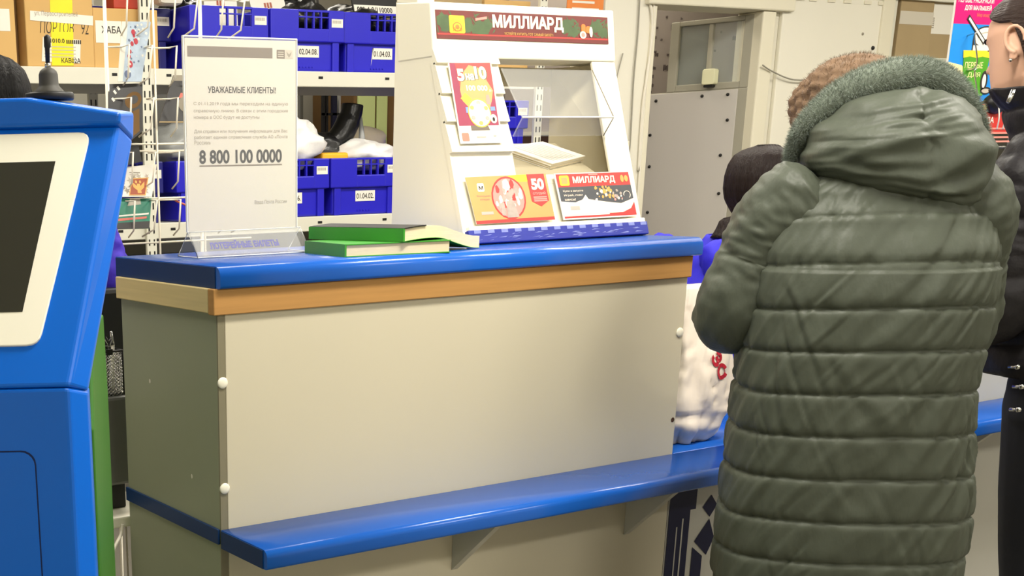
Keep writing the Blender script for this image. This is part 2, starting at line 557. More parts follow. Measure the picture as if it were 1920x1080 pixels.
# doorway lining
b = MB()
b.box((3.86, 2.57, 2.21), (4.92, 2.75, 2.31), TRIMW, 0.008)
b.box((4.70, 2.585, 0), (4.80, 2.75, 2.21), TRIMW, 0.008)
b.box((3.905, 2.59, 0), (3.94, 2.75, 2.21), TRIMW, 0.006)
b.box((4.05, 2.56, 2.272), (4.28, 2.572, 2.282), DARKMETAL)
b.box((4.42, 2.56, 2.272), (4.52, 2.572, 2.29), DARKMETAL)
struct('trim_1', b)
# flat white sheet with raised rim beside the doorway
b = MB()
b.box((4.86, 2.595, 0.05), (5.70, 2.62, 2.295), WALLW, 0.006)
for z in (2.27,):
    for x in (4.95, 5.05, 5.2, 5.33, 5.5, 5.62):
        b.box((x, 2.590, z), (x + 0.06, 2.596, z + 0.018), TRIMW)
b.ball((5.62, 2.595, 2.05), 0.012, DARKMETAL, seg=8)
b.ball((5.52, 2.595, 2.12), 0.008, GREY_INK, seg=8)
struct('trim_2', b)
b = MB()
b.box((5.66, 2.585, 0.0), (5.76, 2.66, 2.31), TRIMW, 0.006)
struct('trim_3', b)
# corridor seen through the doorway
b = MB()
b.box((3.9, 3.62, 0), (6.6, 3.70, CEIL), CORRW)
struct('wall_corridor', b)
b = MB()
b.box((3.9, 3.60, 0), (6.6, 3.625, 1.64), BROWN)
b.box((3.9, 3.592, 1.64), (6.6, 3.625, 1.66), TRIMW)
b.box((3.9, 3.58, 0), (6.6, 3.605, 1.13), OCHRE)
struct('trim_4', b)
b = MB()
random.seed(11)
wf = wall_frame((0, 3.617, 0))
marks = [(1232, 52, 4), (1262, 52, 9), (1278, 35, 4), (1300, 42, 7), (1250, 32, 4), (1228, 70, 5), (1231, 102, 6), (1252, 103, 5), (1228, 97, 5), (1226, 128, 6), (1247, 127, 9), (1256, 126, 5), (1222, 143, 6), (1222, 160, 6), (1219, 172, 5), (1217, 187, 6), (1214, 208, 6), (1207, 213, 5), (1217, 120, 4), (1240, 75, 4), (1376, 72, 7), (1352, 60, 4), (1340, 95, 4)]
for px_, py_, r_ in marks:
    c_ = at(3.617, px_, py_)
    k_ = r_ * 0.0021
    for k in range(4):
        x_ = c_.x + k_ * (k - 1.5) * 0.55
        b.rect(x_, c_.z - k_ * random.uniform(.5, 1), x_ + k_ * .4, c_.z + k_ * random.uniform(.4, 1), MARK, wf)
o = b.build('wall_print')
tag(o, 'dark smudged marks on the papered corridor wall beyond the doorway', 'wall print', kind='stuff')

# door leaf standing open into the corridor
d0 = Vector((4.70, 2.64, 0))
dd = Vector((-0.286, 0.958, 0)).normalized()
DM = frame(d0, dd, (0, 0, 1)) @ Matrix.Diagonal((1, 1, -1, 1))        # x along the leaf, y up, z towards the viewer side
def bar(b, x0, y0, x1, y1, z0, z1, m, bev=0.004):
    b.prism([(x0, y0), (x1, y0), (x1, y1), (x0, y1)], z0, z1, m, DM, bev)
b = MB()
bar(b, 0.0, 0.02, 0.86, 1.84, -0.04, 0.0, DOORF)
bar(b, 0.0, 1.84, 0.05, 2.20, -0.04, 0.0, DOORF)
bar(b, 0.40, 1.84, 0.45, 2.20, -0.04, 0.0, DOORF)
bar(b, 0.05, 1.84, 0.40, 1.875, -0.04, 0.0, DOORF)
bar(b, 0.05, 2.175, 0.40, 2.20, -0.04, 0.0, DOORF)
bar(b, 0.215, 1.875, 0.24, 2.175, -0.03, -0.005, DOORF)
root = struct('door_1', b)
b = MB()
bar(b, 0.05, 1.875, 0.215, 2.175, -0.022, -0.018, GLASS, 0)
bar(b, 0.24, 1.875, 0.40, 2.175, -0.022, -0.018, HAZEG, 0)
b.build('pane', root)
b = MB()
bar(b, 0.05, 0.10, 0.54, 1.835, 0.0, 0.008, WALLP, 0.002)
b.build('sheet', root)
b = MB()
for x, y in ((0.10, 1.81), (0.24, 1.81), (0.50, 1.80), (0.52, 1.62), (0.09, 1.68), (0.51, 1.45), (0.11, 1.5), (0.50, 1.2), (0.1, 1.3)):
    b.ball((x, y, 0.010), 0.009, DARKMETAL, M=DM, seg=8)
b.build('screw', root)
t = thing('wall_switch', 'small yellowed switch box on the glazed part of the open door', 'switch', DM @ Vector((0.20, 1.93, 0)))
b = MB()
b.prism(rrect(0.165, 1.865, 0.235, 1.945, 0.012), -0.004, 0.045, SWITCH, DM, 0.004)
b.build('body', t)
b = MB()
b.prism(rrect(0.178, 1.852, 0.226, 1.866, 0.003), 0.0, 0.035, DARKMETAL, DM)
b.build('socket', t)

# cables on the partition
def cable(name, pts, r, m, label):
    b = MB()
    b.tube(pts, r, m, 6)
    return tag(b.build(name), label, 'cable')
def smooth_pts(pts, n=8):
    pts = [Vector(p) for p in pts]
    out = []
    for i in range(len(pts) - 1):
        p0, p1, p2, p3 = pts[max(0, i - 1)], pts[i], pts[i + 1], pts[min(len(pts) - 1, i + 2)]
        for k in range(n):
            t = k / n
            out.append(0.5 * ((2 * p1) + (p2 - p0) * t + (2 * p0 - 5 * p1 + 4 * p2 - p3) * t * t + (3 * p1 - p0 - 3 * p2 + p3) * t ** 3))
    out.append(pts[-1])
    return out
YW = 2.592
cable('wall_cable', smooth_pts([at(YW, 1212, -20), at(YW, 1221, 20), at(YW, 1222, 60), at(YW, 1215, 130), at(YW, 1205, 200), at(YW, 1197, 320)]), 0.007, CABLE, 'white cable down the edge of the partition beside the doorway')
cable('wall_cable', smooth_pts([at(YW, 1222, -20), at(YW, 1227, 40), at(YW, 1217, 110), at(YW, 1209, 180), at(YW, 1194, 400)]), 0.006, CABLE, 'second white cable bundled along the doorway edge of the partition')
cable('wall_cable', smooth_pts([at(YW, 1200, -20), at(YW, 1196, 60), at(YW, 1188, 150), at(YW, 1182, 260), at(YW, 1178, 300)]), 0.004, GCABLE, 'thin grey cable running straight down the middle of the partition')
cable('wall_cable', smooth_pts([at(YW, 1168, 100), at(YW, 1160, 130), at(YW, 1153, 160)]), 0.003, GCABLE, 'short thin cable slanting on the partition near the display stand')
cable('slack_cable', smooth_pts([at(2.57, 1430, 122), at(2.575, 1445, 132), at(2.575, 1475, 146), at(2.575, 1500, 150), at(2.575, 1545, 148), at(2.585, 1600, 130)]), 0.004, GCABLE, 'grey cable sagging in a curve across the white sheet right of the doorway')
b = MB()
b.box((3.68, 2.575, 1.50), (3.80, 2.60, 1.575), TRIMW, 0.004)
t = tag(b.build('junction_box'), 'small white junction box on the partition at the end of the cable', 'junction box')

# luminaires
for i, (lx, ly, lw) in enumerate(LAMPS):
    t = thing('ceiling_light', 'long white fluorescent ceiling light above the post office', 'ceiling light', (lx, ly, CEIL), 0, 'fluorescent ceiling lights')
    b = MB()
    b.box((lx - 0.62, ly - 0.17, CEIL - 0.05), (lx + 0.62, ly + 0.17, CEIL), WHITEP, 0.01)
    b.build('housing', t)
    b = MB()
    b.box((lx - 0.59, ly - 0.15, CEIL - 0.075), (lx + 0.59, ly + 0.15, CEIL - 0.05), DIFF, 0.01)
    b.build('diffuser', t)

# background behind the shelving: grey cabinets, a pale green board, a dark rack
t = thing('metal_cabinet', 'dark grey metal cabinet seen through the shelving behind the white bag', 'cabinet', (2.3, 4.3, 0))
b = MB()
b.box((1.90, 4.2, 0), (2.92, 4.7, 2.1), DGREYCAB, 0.01)
b.build('body', t)
b = MB()
for x0, x1 in ((1.93, 2.40), (2.42, 2.89)):
    b.box((x0, 4.185, 0.1), (x1, 4.2, 2.07), GREYCAB, 0.006)
b.build('door', t)
t = thing('glazed_cupboard', 'pale green cupboard front with dark frame, far behind the shelving', 'cupboard', (3.4, 4.3, 0))
g0, g1, g2 = at(4.235, 672, 200).x, at(4.235, 704, 200).x, at(4.235, 727, 200).x
b = MB()
b.box((g0 - 0.02, 4.25, 0), (g2 + 0.5, 4.7, 2.2), CARTOND, 0.01)
b.build('body', t)
b = MB()
b.box((g0, 4.235, 0.9), (g1, 4.252, 2.15), PALEG, 0.004)
b.build('door', t)
b = MB()
b.box((g1 + 0.015, 4.235, 0.9), (g2, 4.252, 2.15), PALEG, 0.004)
b.build('door', t)
t = thing('clothes_rack', 'black metal post with rungs standing behind the shelving', 'rack', (2.5, 3.6, 0))
b = MB()
for px_ in (606, 612):
    xx_ = at(3.6, px_, 200).x
    b.box((xx_, 3.6, 0), (xx_ + 0.012, 3.62, 2.1), BLACK)
for z_ in (1.45, 1.6, 1.75):
    b.box((at(3.6, 606, 200).x, 3.6, z_), (at(3.6, 650, 200).x, 3.615, z_ + .012), BLACK)
b.box((at(3.6, 624, 200).x, 3.6, 0), (at(3.6, 632, 200).x, 3.62, 1.85), NAVY)
b.box((at(3.6, 636, 200).x, 3.6, 0), (at(3.6, 639, 200).x, 3.62, 1.85), PANELG)
b.build('frame', t)

# ------------------------------------------------------------------ service counter
CT = 1.284
t = thing('service_counter', 'tall cream-fronted service counter with grey side panel', 'counter', (0, 0, 0))
b = MB()
b.box((0.0, 0.0, 0.0), (0.016, 0.446, 1.193), SIDE)
b.box((0.016, 0.43, 0.0), (1.30, 0.446, 1.193), SIDE)
b.build('side_panel', t)
b = MB()
b.box((0.0, -0.004, 0.0), (0.016, 0.0, 1.193), EDGEB)
b.build('edge_band', t)
b = MB()
b.box((0.017, -0.004, 0.0), (1.312, 0.014, 1.193), BOARD, 0.0015)
b.build('front_board', t)
b = MB()
b.box((1.296, 0.014, 0.0), (1.312, 0.43, 1.193), SIDE)
b.build('end_panel', t)
b = MB()
b.box((-0.012, -0.012, 1.19), (1.316, 0.012, 1.241), WOOD, 0.002)
b.build('front_lath', t)
b = MB()
b.box((-0.012, 0.012, 1.193), (0.012, 0.448, 1.241), WOODL, 0.002)
b.build('side_lath', t)
b = MB()
b.box((0.155, -0.0125, 1.2), (0.157, -0.011, 1.215), CARTOND)
for px, py in ((417, 718), (421, 916), (1274, 623)):
    p = at(-0.004, px, py)
    b = MB()
    b.lathe([(0.0001, 0.0045), (0.006, 0.0042), (0.010, 0.003), (0.0115, 0.002), (0.0115, 0.0)][::-1], CAPW, 20, frame((p.x, -0.004, p.z), (1, 0, 0), (0, 0, 1)))
    b.build('screw_cap', t)
p = at(-0.004, 1261, 787)
b = MB()
b.disc(0, 0, 0.006, 0.006, HOLE, wall_frame((p.x, -0.0045, p.z)))
b.build('screw_hole', t)
for py_, pz_ in ((0.31, 1.02), (0.12, 0.84)):
    b = MB()
    b.disc(0, 0, 0.0035, 0.005, PAPER, frame((-0.0006, py_, pz_), (0, -1, 0), (0, 0, 1)))
    b.build('chip_mark', t)
b = MB()
b.box((-0.006, 0.0, 0.718), (0.0, 0.45, 0.75), BLUE_EDGE, 0.001)
b.build('blue_strip', t)

def nosed_board(x0, x1, y0, y1, z0, z1, r=0.016):
    """a laminate board whose front edge is rolled over"""
    prof = [(y1, z0), (y1, z1)]
    for k in range(7):
        a = math.radians(90 + 90 * k / 6)
        prof.append((y0 + r + r * math.cos(a), z1 - r + r * math.sin(a)))
    for k in range(5):
        a = math.radians(180 + 90 * k / 4)
        prof.append((y0 + 0.006 + 0.006 * math.cos(a), z0 + 0.006 + 0.006 * math.sin(a)))
    M = Matrix(((0, 0, 1, 0), (1, 0, 0, 0), (0, 1, 0, 0), (0, 0, 0, 1)))
    b = MB()
    b.prism(prof, x0, x1, BLUE, M)
    for i in range(len(b.f)):
        b.sm[i] = len(b.f[i]) == 4
    return b
t = thing('countertop', 'blue laminate countertop of the tall counter, under the display stand', 'countertop', (0.65, 0.2, 1.241))
nosed_board(-0.002, 1.335, -0.022, 0.462, 1.241, CT, 0.02).build('board', t)
b = MB()
b.box((-0.004, -0.003, 1.2415), (-0.0018, 0.46, CT - 0.002), BLUE_EDGE)
b.build('edge_band', t)
t = thing('writing_ledge', 'blue writing ledge along the front of the tall cream counter', 'ledge', (0.7, -0.1, 0.71))
nosed_board(0.0, 1.60, -0.187, -0.005, 0.71, 0.75, 0.016).build('board', t)
b = MB()
b.box((-0.002, -0.172, 0.7105), (0.0002, -0.006, 0.748), BLUE_EDGE)
b.build('edge_band', t)
for bx in (0.62, 1.17):
    b = MB()
    M = Matrix(((0, 0, 1, 0), (1, 0, 0, 0), (0, 1, 0, 0), (0, 0, 0, 1)))
    b.prism([(-0.005, 0.71), (-0.15, 0.71), (-0.15, 0.70), (-0.005, 0.56)], bx - 0.009, bx + 0.009, PANELG, M)
    b.build('bracket', t)
# counter run beyond the tall one: operator's low desk, then the next place
t = thing('operator_desk', 'low white counter section with navy printed front, right of the tall counter', 'counter', (1.8, 0.3, 0))
b = MB()
b.box((1.318, 0.0, 0.0), (2.30, 0.02, 0.71), PANELG)
b.box((2.28, 0.02, 0.0), (2.30, 0.6, 0.71), PANELG)
b.build('front_panel', t)
nosed_board(1.318, 2.30, 0.0, 0.62, 0.71, 0.75, 0.004).build('desktop', t)
b = MB()
wf = wall_frame((0, -0.0015, 0))
b.rect(1.322, 0.0, 1.40, 0.705, NAVY, wf)
b.rect(1.40, 0.59, 1.42, 0.705, NAVY, wf)
b.rect(1.352, 0.0, 1.356, 0.55, PANELG, wf, 0.0006)
b.rect(1.372, 0.0, 1.377, 0.57, PANELG, wf, 0.0006)
b.poly([(1.445, 0.59), (1.475, 0.56), (1.50, 0.59), (1.475, 0.62)], NAVY, wf)
b.poly([(1.425, 0.50), (1.475, 0.455), (1.50, 0.50), (1.475, 0.555)], NAVY, wf)
b.poly([(1.42, 0.0), (1.46, 0.0), (1.46, 0.455), (1.42, 0.485)], NAVY, wf)
b.build('printed_panel', t)
t = thing('next_counter', 'pale grey counter section behind the black-jacketed visitor', 'counter', (3.0, 0.1, 0))
b = MB()
b.box((2.32, 0.0, 0.0), (4.4, 0.02, 1.20), PANELG)
b.box((2.32, 0.02, 0.0), (2.34, 0.45, 1.20), PANELG)
b.build('front_panel', t)
nosed_board(2.31, 4.4, -0.02, 0.46, 1.20, 1.24, 0.016).build('countertop', t)
t = thing('writing_ledge', 'blue writing ledge between the two customers, on the grey counter section', 'ledge', (3.0, -0.1, 0.71))
nosed_board(2.28, 4.4, -0.187, -0.003, 0.71, 0.75, 0.016).build('board', t)
b = MB()
b.prism([(-0.003, 0.71), (-0.12, 0.71), (-0.12, 0.70), (-0.003, 0.59)], 2.52, 2.54, PANELG, M)
b.build('bracket', t)

# ------------------------------------------------------------------ desk, box and pen cup in the gap left of the counter
t = thing('office_desk', 'white desk edge in the gap between the blue kiosk and the counter', 'desk', (-0.2, 0.58, 0))
b = MB()
b.box((-0.9, 0.47, 0.645), (0.5, 0.70, 0.672), WHITEP, 0.004)
b.build('desktop', t)
for x in (-0.85, 0.45):
    b = MB()
    b.box((x - 0.012, 0.50, 0), (x + 0.012, 0.68, 0.645), DARKMETAL)
    b.build('leg', t)
t = thing('printer', 'grey boxy office printer on the desk beside the counter', 'printer', (-0.15, 0.6, 0.672))
b = MB()
b.box((-0.36, 0.53, 0.735), (0.052, 0.70, 0.952), GREYCAB, 0.008)
b.build('body', t)
b = MB()
b.box((-0.34, 0.55, 0.672), (0.040, 0.69, 0.735), BLACK, 0.004)
b.build('paper_tray', t)
t = thing('pen_cup', 'black wire mesh pen cup standing on the grey printer', 'pen cup', (0.02, 0.58, 0.952))
cx, cy, z0 = 0.003, 0.60, 0.952
hw = 0.045
b = MB()
b.box((cx - hw, cy - hw, z0), (cx + hw, cy + hw, z0 + 0.004), DARKMETAL)
n = 9
for sx, sy, ex, ey in ((-1, -1, 1, -1), (1, -1, 1, 1), (1, 1, -1, 1), (-1, 1, -1, -1)):
    for k in range(-n, n):
        p0 = Vector((cx + hw * sx, cy + hw * sy, 0))
        p1 = Vector((cx + hw * ex, cy + hw * ey, 0))
        for sg in (1, -1):
            a0, a1 = k / n, (k + 1.4 * n) / n
            ts = [max(0, a0), min(1, a1)]
            if ts[0] >= ts[1]:
                continue
            q = []
            for tt in ts:
                hgt = (tt - a0) / (a1 - a0)
                q.append(p0.lerp(p1, tt if sg > 0 else 1 - tt) + Vector((0, 0, z0 + 0.105 * hgt)))
            b.tube(q, 0.0009, CHROME, 4, cap=False)
b.build('mesh_wall', t)
b = MB()
b.tube([(cx - hw, cy - hw, z0 + 0.106), (cx + hw, cy - hw, z0 + 0.106), (cx + hw, cy + hw, z0 + 0.106), (cx - hw, cy + hw, z0 + 0.106)], 0.003, DARKMETAL, 6, closed=True)
for sx, sy in ((-1, -1), (1, -1), (1, 1), (-1, 1)):
    b.tube([(cx + hw * sx, cy + hw * sy, z0), (cx + hw * sx, cy + hw * sy, z0 + 0.106)], 0.0025, DARKMETAL, 6)
b.build('rim', t)
for k, (dx, lab) in enumerate(((0.010, 'silver binder clip clamped on the rim of the black mesh pen cup'),)):
    b = MB()
    x = cx + dx
    y = cy - hw
    b.box((x - 0.008, y - 0.004, z0 + 0.098), (x + 0.008, y + 0.004, z0 + 0.112), BLACK, 0.001)
    for sg in (-1, 1):
        b.tube([(x + sg * 0.002, y, z0 + 0.112), (x + sg * 0.004, y, z0 + 0.125), (x + sg * 0.010, y, z0 + 0.134), (x + sg * 0.007, y, z0 + 0.142), (x + sg * 0.001, y, z0 + 0.132)], 0.0012, CHROME, 6)
    tag(b.build('binder_clip'), lab, 'binder clip')
b = MB()
b.tube([(cx + 0.036, cy, z0 + 0.006), (cx + 0.036, cy - 0.01, z0 + 0.118)], 0.004, WHITEP, 8)
b.tube([(cx + 0.036, cy - 0.01, z0 + 0.118), (cx + 0.030, cy - 0.014, z0 + 0.15)], [0.0055, 0.003], CHROME, 8)
tag(b.build('pen'), 'white and silver pen standing in the mesh cup', 'pen')
b = MB()
b.tube(smooth_pts([(-0.01, 0.468, 0.655), (-0.02, 0.46, 0.63), (-0.06, 0.42, 0.60), (-0.085, 0.40, 0.52), (-0.095, 0.39, 0.3), (-0.10, 0.38, 0.01)]), 0.0045, CABLE, 8)
tag(b.build('power_cable'), 'white cable hanging from the desk edge beside the kiosk', 'cable')

# ------------------------------------------------------------------ kiosk
KX = Vector((0.88407, -0.46735, 0))
KY = Vector((0.46735, 0.88407, 0))
KO = Vector((CAM.x, CAM.y, 0))
def K(a, bb, z):
    return KO + KX * a + KY * bb + Vector((0, 0, z))
AC = -0.42
def mir(a):
    return 2 * AC - a
def kfb(z):
    return 1.70 + (z - 1.181) * (0.20 / 0.347)
kz = math.atan2(KX.y, KX.x)
t = thing('payment_kiosk', 'tall blue payment kiosk with white framed dark screen', 'kiosk', K(AC, 1.9, 0), kz)
def both(pts):
    return pts + [(mir(a), bb, z) for a, bb, z in reversed(pts)]
def hull_rings(rings, m):
    """rings of equal length from bottom to top"""
    b = MB()
    vs, fs = [], []
    n = len(rings[0])
    for r in rings:
        vs += [K(*p) for p in r]
    for i in range(len(rings) - 1):
        for k in range(n):
            l = (k + 1) % n
            fs.append([i * n + k, i * n + l, (i + 1) * n + l, (i + 1) * n + k])
    fs.append(list(reversed(range(n))))
    fs.append([(len(rings) - 1) * n + k for k in range(n)])
    b.add(vs, fs, m)
    return b
def ring(af, bf, ac, bc, ab, bk, z, zc=None):
    zc = z if zc is None else zc
    return [(mir(af), bf, z), (af, bf, z), (ac, bc, zc), (ab, bk, zc), (mir(ab), bk, zc), (mir(ac), bc, zc)]
hull_rings([ring(-0.174, 1.70, -0.150, 1.745, -0.152, 1.80, 0.0), ring(-0.172, 1.70, -0.149, 1.745, -0.152, 1.80, 1.18, 1.166)], KBLUE).build('front_shell', t, bevel=0.006)
hull_rings([ring(-0.171, 1.70, -0.149, 1.742, -0.165, 1.86, 1.181, 1.166), ring(-0.100, 1.90, -0.083, 1.955, -0.115, 2.07, 1.528, 1.507)], KBLUE).build('head', t, bevel=0.006)
b = MB()
prof = [(mir(-0.082), 1.495), (-0.082, 1.495), (-0.080, 1.547), (-0.231, 1.568), (mir(-0.231), 1.568), (mir(-0.080), 1.547)]
M = frame(K(0, 0, 0), KX, (0, 0, 1))
b = MB()
vs = []
for bb, key in ((1.888, 0), (2.09, 1)):
    for a, z in [(mir(-0.1), 1.527), (-0.1, 1.527), (-0.096, 1.543), (-0.231, 1.566), (mir(-0.231), 1.566), (mir(-0.096), 1.543)]:
        vs.append((a, bb, z))
mid = [(mir(-0.082), 1.955, 1.507), (-0.082, 1.955, 1.507), (-0.080, 1.955, 1.546), (-0.225, 1.955, 1.570), (mir(-0.225), 1.955, 1.570), (mir(-0.080), 1.955, 1.546)]
f0, f1 = vs[:6], vs[6:]
bk = [(mir(-0.115), 2.10, 1.507), (-0.115, 2.10, 1.507), (-0.110, 2.10, 1.540), (-0.235, 2.10, 1.560), (mir(-0.235), 2.10, 1.560), (mir(-0.110), 2.10, 1.540)]
hull_rings([f0, mid, bk], KBLUE).build('hood', t, bevel=0.005)
hull_rings([ring(-0.149, 1.80, -0.148, 1.82, -0.148, 2.12, 0.0), ring(-0.149, 1.80, -0.148, 1.82, -0.148, 2.12, 1.10), ring(-0.151, 1.87, -0.150, 1.89, -0.150, 2.12, 1.235)], KGREEN).build('back_shell', t, bevel=0.004)
# bezel and screen lie on the sloping face
fu = K(AC, kfb(1.5), 1.5) - K(AC, kfb(1.2), 1.2)
FM = frame(K(AC, kfb(1.181), 1.181), KX, fu)
fl = fu.length / 0.3
def fpt(a, z):
    return (a - AC, (z - 1.181) * fl)
def rounded(poly, r, n=4):
    out = []
    m_ = len(poly)
    for i in range(m_):
        p, q, s_ = Vector(poly[i - 1]), Vector(poly[i]), Vector(poly[(i + 1) % m_])
        a_, c_ = q + (p - q).normalized() * r, q + (s_ - q).normalized() * r
        for k in range(n + 1):
            u = k / n
            out.append(tuple(a_ * (1 - u) ** 2 + q * 2 * u * (1 - u) + c_ * u * u))
    return out
bez = rounded([fpt(mir(-0.213), 1.233), fpt(-0.213, 1.233), fpt(-0.140, 1.516), fpt(mir(-0.140), 1.516)], 0.018)
b = MB()
b.prism(bez, -0.002, 0.004, KWHITE, FM, 0.0015)
bz = b.build('screen_bezel', t)
b = MB()
b.prism([fpt(mir(-0.236), 1.276), fpt(-0.236, 1.276), fpt(-0.191, 1.476), fpt(mir(-0.191), 1.476)], 0.002, 0.0046, KSCREEN, FM)
b.build('screen', bz)
b = MB()
FV = frame(K(AC, 1.70, 0), KX, (0, 0, 1))
b.prism(rrect(-0.197, 0.16, 0.197, 1.093, 0.02), -0.003, 0.0006, KGAP, FV)
b.prism(rrect(-0.195, 0.162, 0.195, 1.091, 0.02), -0.003, 0.0014, KBLUE, FV, 0.0005)
b.build('access_door', t)
# antenna on its roof
pa = K(-0.205, 1.965, 1.566)
t = thing('magnetic_antenna', 'black magnetic base antenna standing on the blue kiosk roof', 'antenna', pa)
M = Matrix.Translation(pa)
b = MB()
b.lathe([(0.0005, 0.0), (0.035, 0.0), (0.0365, 0.002), (0.0365, 0.008), (0.035, 0.0105), (0.024, 0.011), (0.0005, 0.011)], BLACK, 40, M)
b.build('magnetic_base', t)
b = MB()
b.lathe([(0.023, 0.0109), (0.0225, 0.0125), (0.0165, 0.0185), (0.0146, 0.022), (0.0142, 0.036), (0.0125, 0.0405), (0.009, 0.044), (0.005, 0.046), (0.0005, 0.0465)], RUBBER, 40, M)
b.build('housing', t)
b = MB()
b.tube([pa + Vector((0, 0, 0.045)), pa + Vector((0, 0, 0.052))], 0.0045, CHROME, 12)
b.build('collar', t)
b = MB()
b.tube([pa + Vector((0, 0, 0.051)), pa + Vector((0.0005, 0, 0.072)), pa + Vector((0.001, 0, 0.075)), pa + Vector((0.0012, 0, 0.088)), pa + Vector((0.0015, 0, 0.091))], [0.0032, 0.0036, 0.005, 0.005, 0.0025], BLACK, 12)
b.build('rod', t)
# ------------------------------------------------------------------ shelving behind the counter
t = thing('shelving_unit', 'cream metal shelving unit holding blue crates behind the counter', 'shelving', (1.7, 2.85, 0))
for z in (1.875, 1.275, 0.65):
    b = MB()
    b.box((-0.5, 2.60, z - 0.012), (3.2, 3.10, z), SHELFM)
    b.box((-0.5, 2.585, z - 0.062), (3.2, 2.60, z), SHELFM, 0.003)
    b.box((-0.5, 3.085, z - 0.062), (3.2, 3.10, z), SHELFM)
    for x in (0.98, 1.22, 1.95, 2.30, 2.75):
        b.box((x, 2.5835, z - 0.03), (x + 0.022, 2.586, z - 0.02), DARKMETAL)
    b.build('shelf', t)
for x in (-0.48, 1.10, 3.16):
    for y in (2.566, 3.10):
        b = MB()
        b.box((x, y, 0), (x + 0.045, y + 0.018, 2.6), SHELFM, 0.003)
        for k in range(36):
            b.box((x + 0.008, y - 0.0012, 0.9 + k * 0.048), (x + 0.014, y, 0.925 + k * 0.048), DARKMETAL)
            b.box((x + 0.030, y - 0.0012, 0.9 + k * 0.048), (x + 0.036, y, 0.925 + k * 0.048), DARKMETAL)
        b.build('upright', t)

# blue stacking crates: built once, copied
def make_crate(cm, name='stacking_crate'):
    root = thing(name, '-', 'crate', (0, 0, 0), 0, 'blue stacking crates on the shelves')
    W, D, H, zb = 0.186, 0.46, 0.245, 0.128
    r0 = 0.02
    b = MB()
    # lower, recessed body with ribs
    b.box((-W + 0.016, 0.016, 0.0), (W - 0.016, D - 0.016, zb + 0.004), cm, 0.01)
    for x in (-W + 0.022, W - 0.058):
        b.box((x, 0.006, 0.0), (x + 0.036, 0.018, zb), cm, 0.005)
    for k in range(5):
        b.box((-0.035 + k * 0.016, 0.013, 0.016), (-0.028 + k * 0.016, 0.0165, 0.021), cm)
    b.build('body', root)
    b = MB()
    # upper band: four walls, the front one with the handle opening
    hx0, hx1, hz0, hz1 = -0.045, 0.105, 0.172, 0.240
    b.box((-W, 0.0, zb - 0.01), (hx0, 0.014, H), cm, 0.005)
    b.box((hx1, 0.0, zb - 0.01), (W, 0.014, H), cm, 0.005)
    b.box((hx0 - 0.004, 0.0, zb - 0.01), (hx1 + 0.004, 0.014, hz0), cm, 0.005)
    b.box((hx0 - 0.004, 0.0005, hz1 - 0.004), (hx1 + 0.004, 0.0145, H), cm, 0.001)
    for k in range(1, 4):
        x = hx0 + (hx1 - hx0) * k / 4
        b.box((x - 0.0035, 0.001, hz0), (x + 0.0035, 0.013, hz1), cm)
    b.box((hx0, 0.001, 0.214), (hx1, 0.013, 0.219), cm)
    b.box((-W, 0.01, zb - 0.01), (-W + 0.014, D, H), cm, 0.005)
    b.box((W - 0.014, 0.01, zb - 0.01), (W, D, H), cm, 0.005)
    b.box((-W, D - 0.014, zb - 0.01), (W, D, H), cm, 0.005)
    b.box((-W + 0.01, 0.01, zb - 0.012), (W - 0.01, D - 0.01, zb), cm)
    b.build('rim_band', root)
    b = MB()
    wf = wall_frame((0, -0.001, 0))
    b.rect(0.118, 0.178, 0.176, 0.212, PAPER, wf)
    for k in range(9):
        b.rect(0.123 + k * 0.005, 0.194, 0.1255 + k * 0.005, 0.206, GREY_INK, wf, 0.0004)
    b.build('rim_label', root)
    return root
def crate_label(root, text, dx=0.0, torn=False):
    b = MB()
    wf = wall_frame((0, 0.0145, 0))
    b.rect(-0.055 + dx, 0.058, 0.052 + dx, 0.104, PAPER, wf)
    if torn:
        b.poly([(-0.062 + dx, 0.03), (-0.055 + dx, 0.104), (-0.050 + dx, 0.104), (-0.056 + dx, 0.06)], PAPER, wf)
    b.text(text, -0.049 + dx, 0.069, 0.094, 0.023, INK, wf, 0.0006, 0.012)
    o = b.build('paper_label')
    o.parent = root
    return o
proto = make_crate(CRATE)
def place_crate(x, y, z, label, text=None, dx=0.0, torn=False, first=[True], rz=0.0):
    o = proto if first[0] else copy_tree(proto)
    if not first[0]:
        for ch in list(o.children):
            if ch.name.startswith('paper_label'):
                bpy.data.objects.remove(ch)
    first[0] = False
    o.location = (x, y, z)
    o.rotation_euler = (0, 0, rz)
    o['label'] = label
    if text:
        crate_label(o, text, dx, torn)
    return o
place_crate(1.525, 2.60, 1.875, 'blue crate on the upper shelf, partly behind the white notice sign', '03.04.01.')
place_crate(1.907, 2.60, 1.875, 'blue crate on the upper shelf marked 02.04.08.', '02.04.08.', 0.012)
place_crate(2.287, 2.615, 1.872 + 0.003, 'blue crate on the upper shelf marked 01.04.03.', '01.04.03.', 0.03, True)
place_crate(1.834, 2.60, 1.275, 'blue crate on the lower shelf marked 01.04.06., partly behind the notice sign', '01.04.06.', 0.0)
place_crate(2.215, 2.60, 1.275, 'blue crate on the lower shelf marked 01.04.02.', '01.04.02.', 0.01)
place_crate(2.600, 2.61, 1.275, 'blue crate on the lower shelf under the one seen through the display window', '01.04.01.')
place_crate(2.985, 2.61, 1.275, 'blue crate under the stacked one, at the right end of the lower shelf')
place_crate(2.985, 2.62, 1.521, 'blue crate stacked on another, seen through the window of the display stand')
place_crate(1.452, 2.61, 1.275, 'blue crate on the lower shelf behind the wire card rack')
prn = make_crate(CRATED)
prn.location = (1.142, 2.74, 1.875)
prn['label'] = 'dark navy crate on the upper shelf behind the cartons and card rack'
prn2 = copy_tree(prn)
prn2.location = (1.03, 2.63, 1.275)
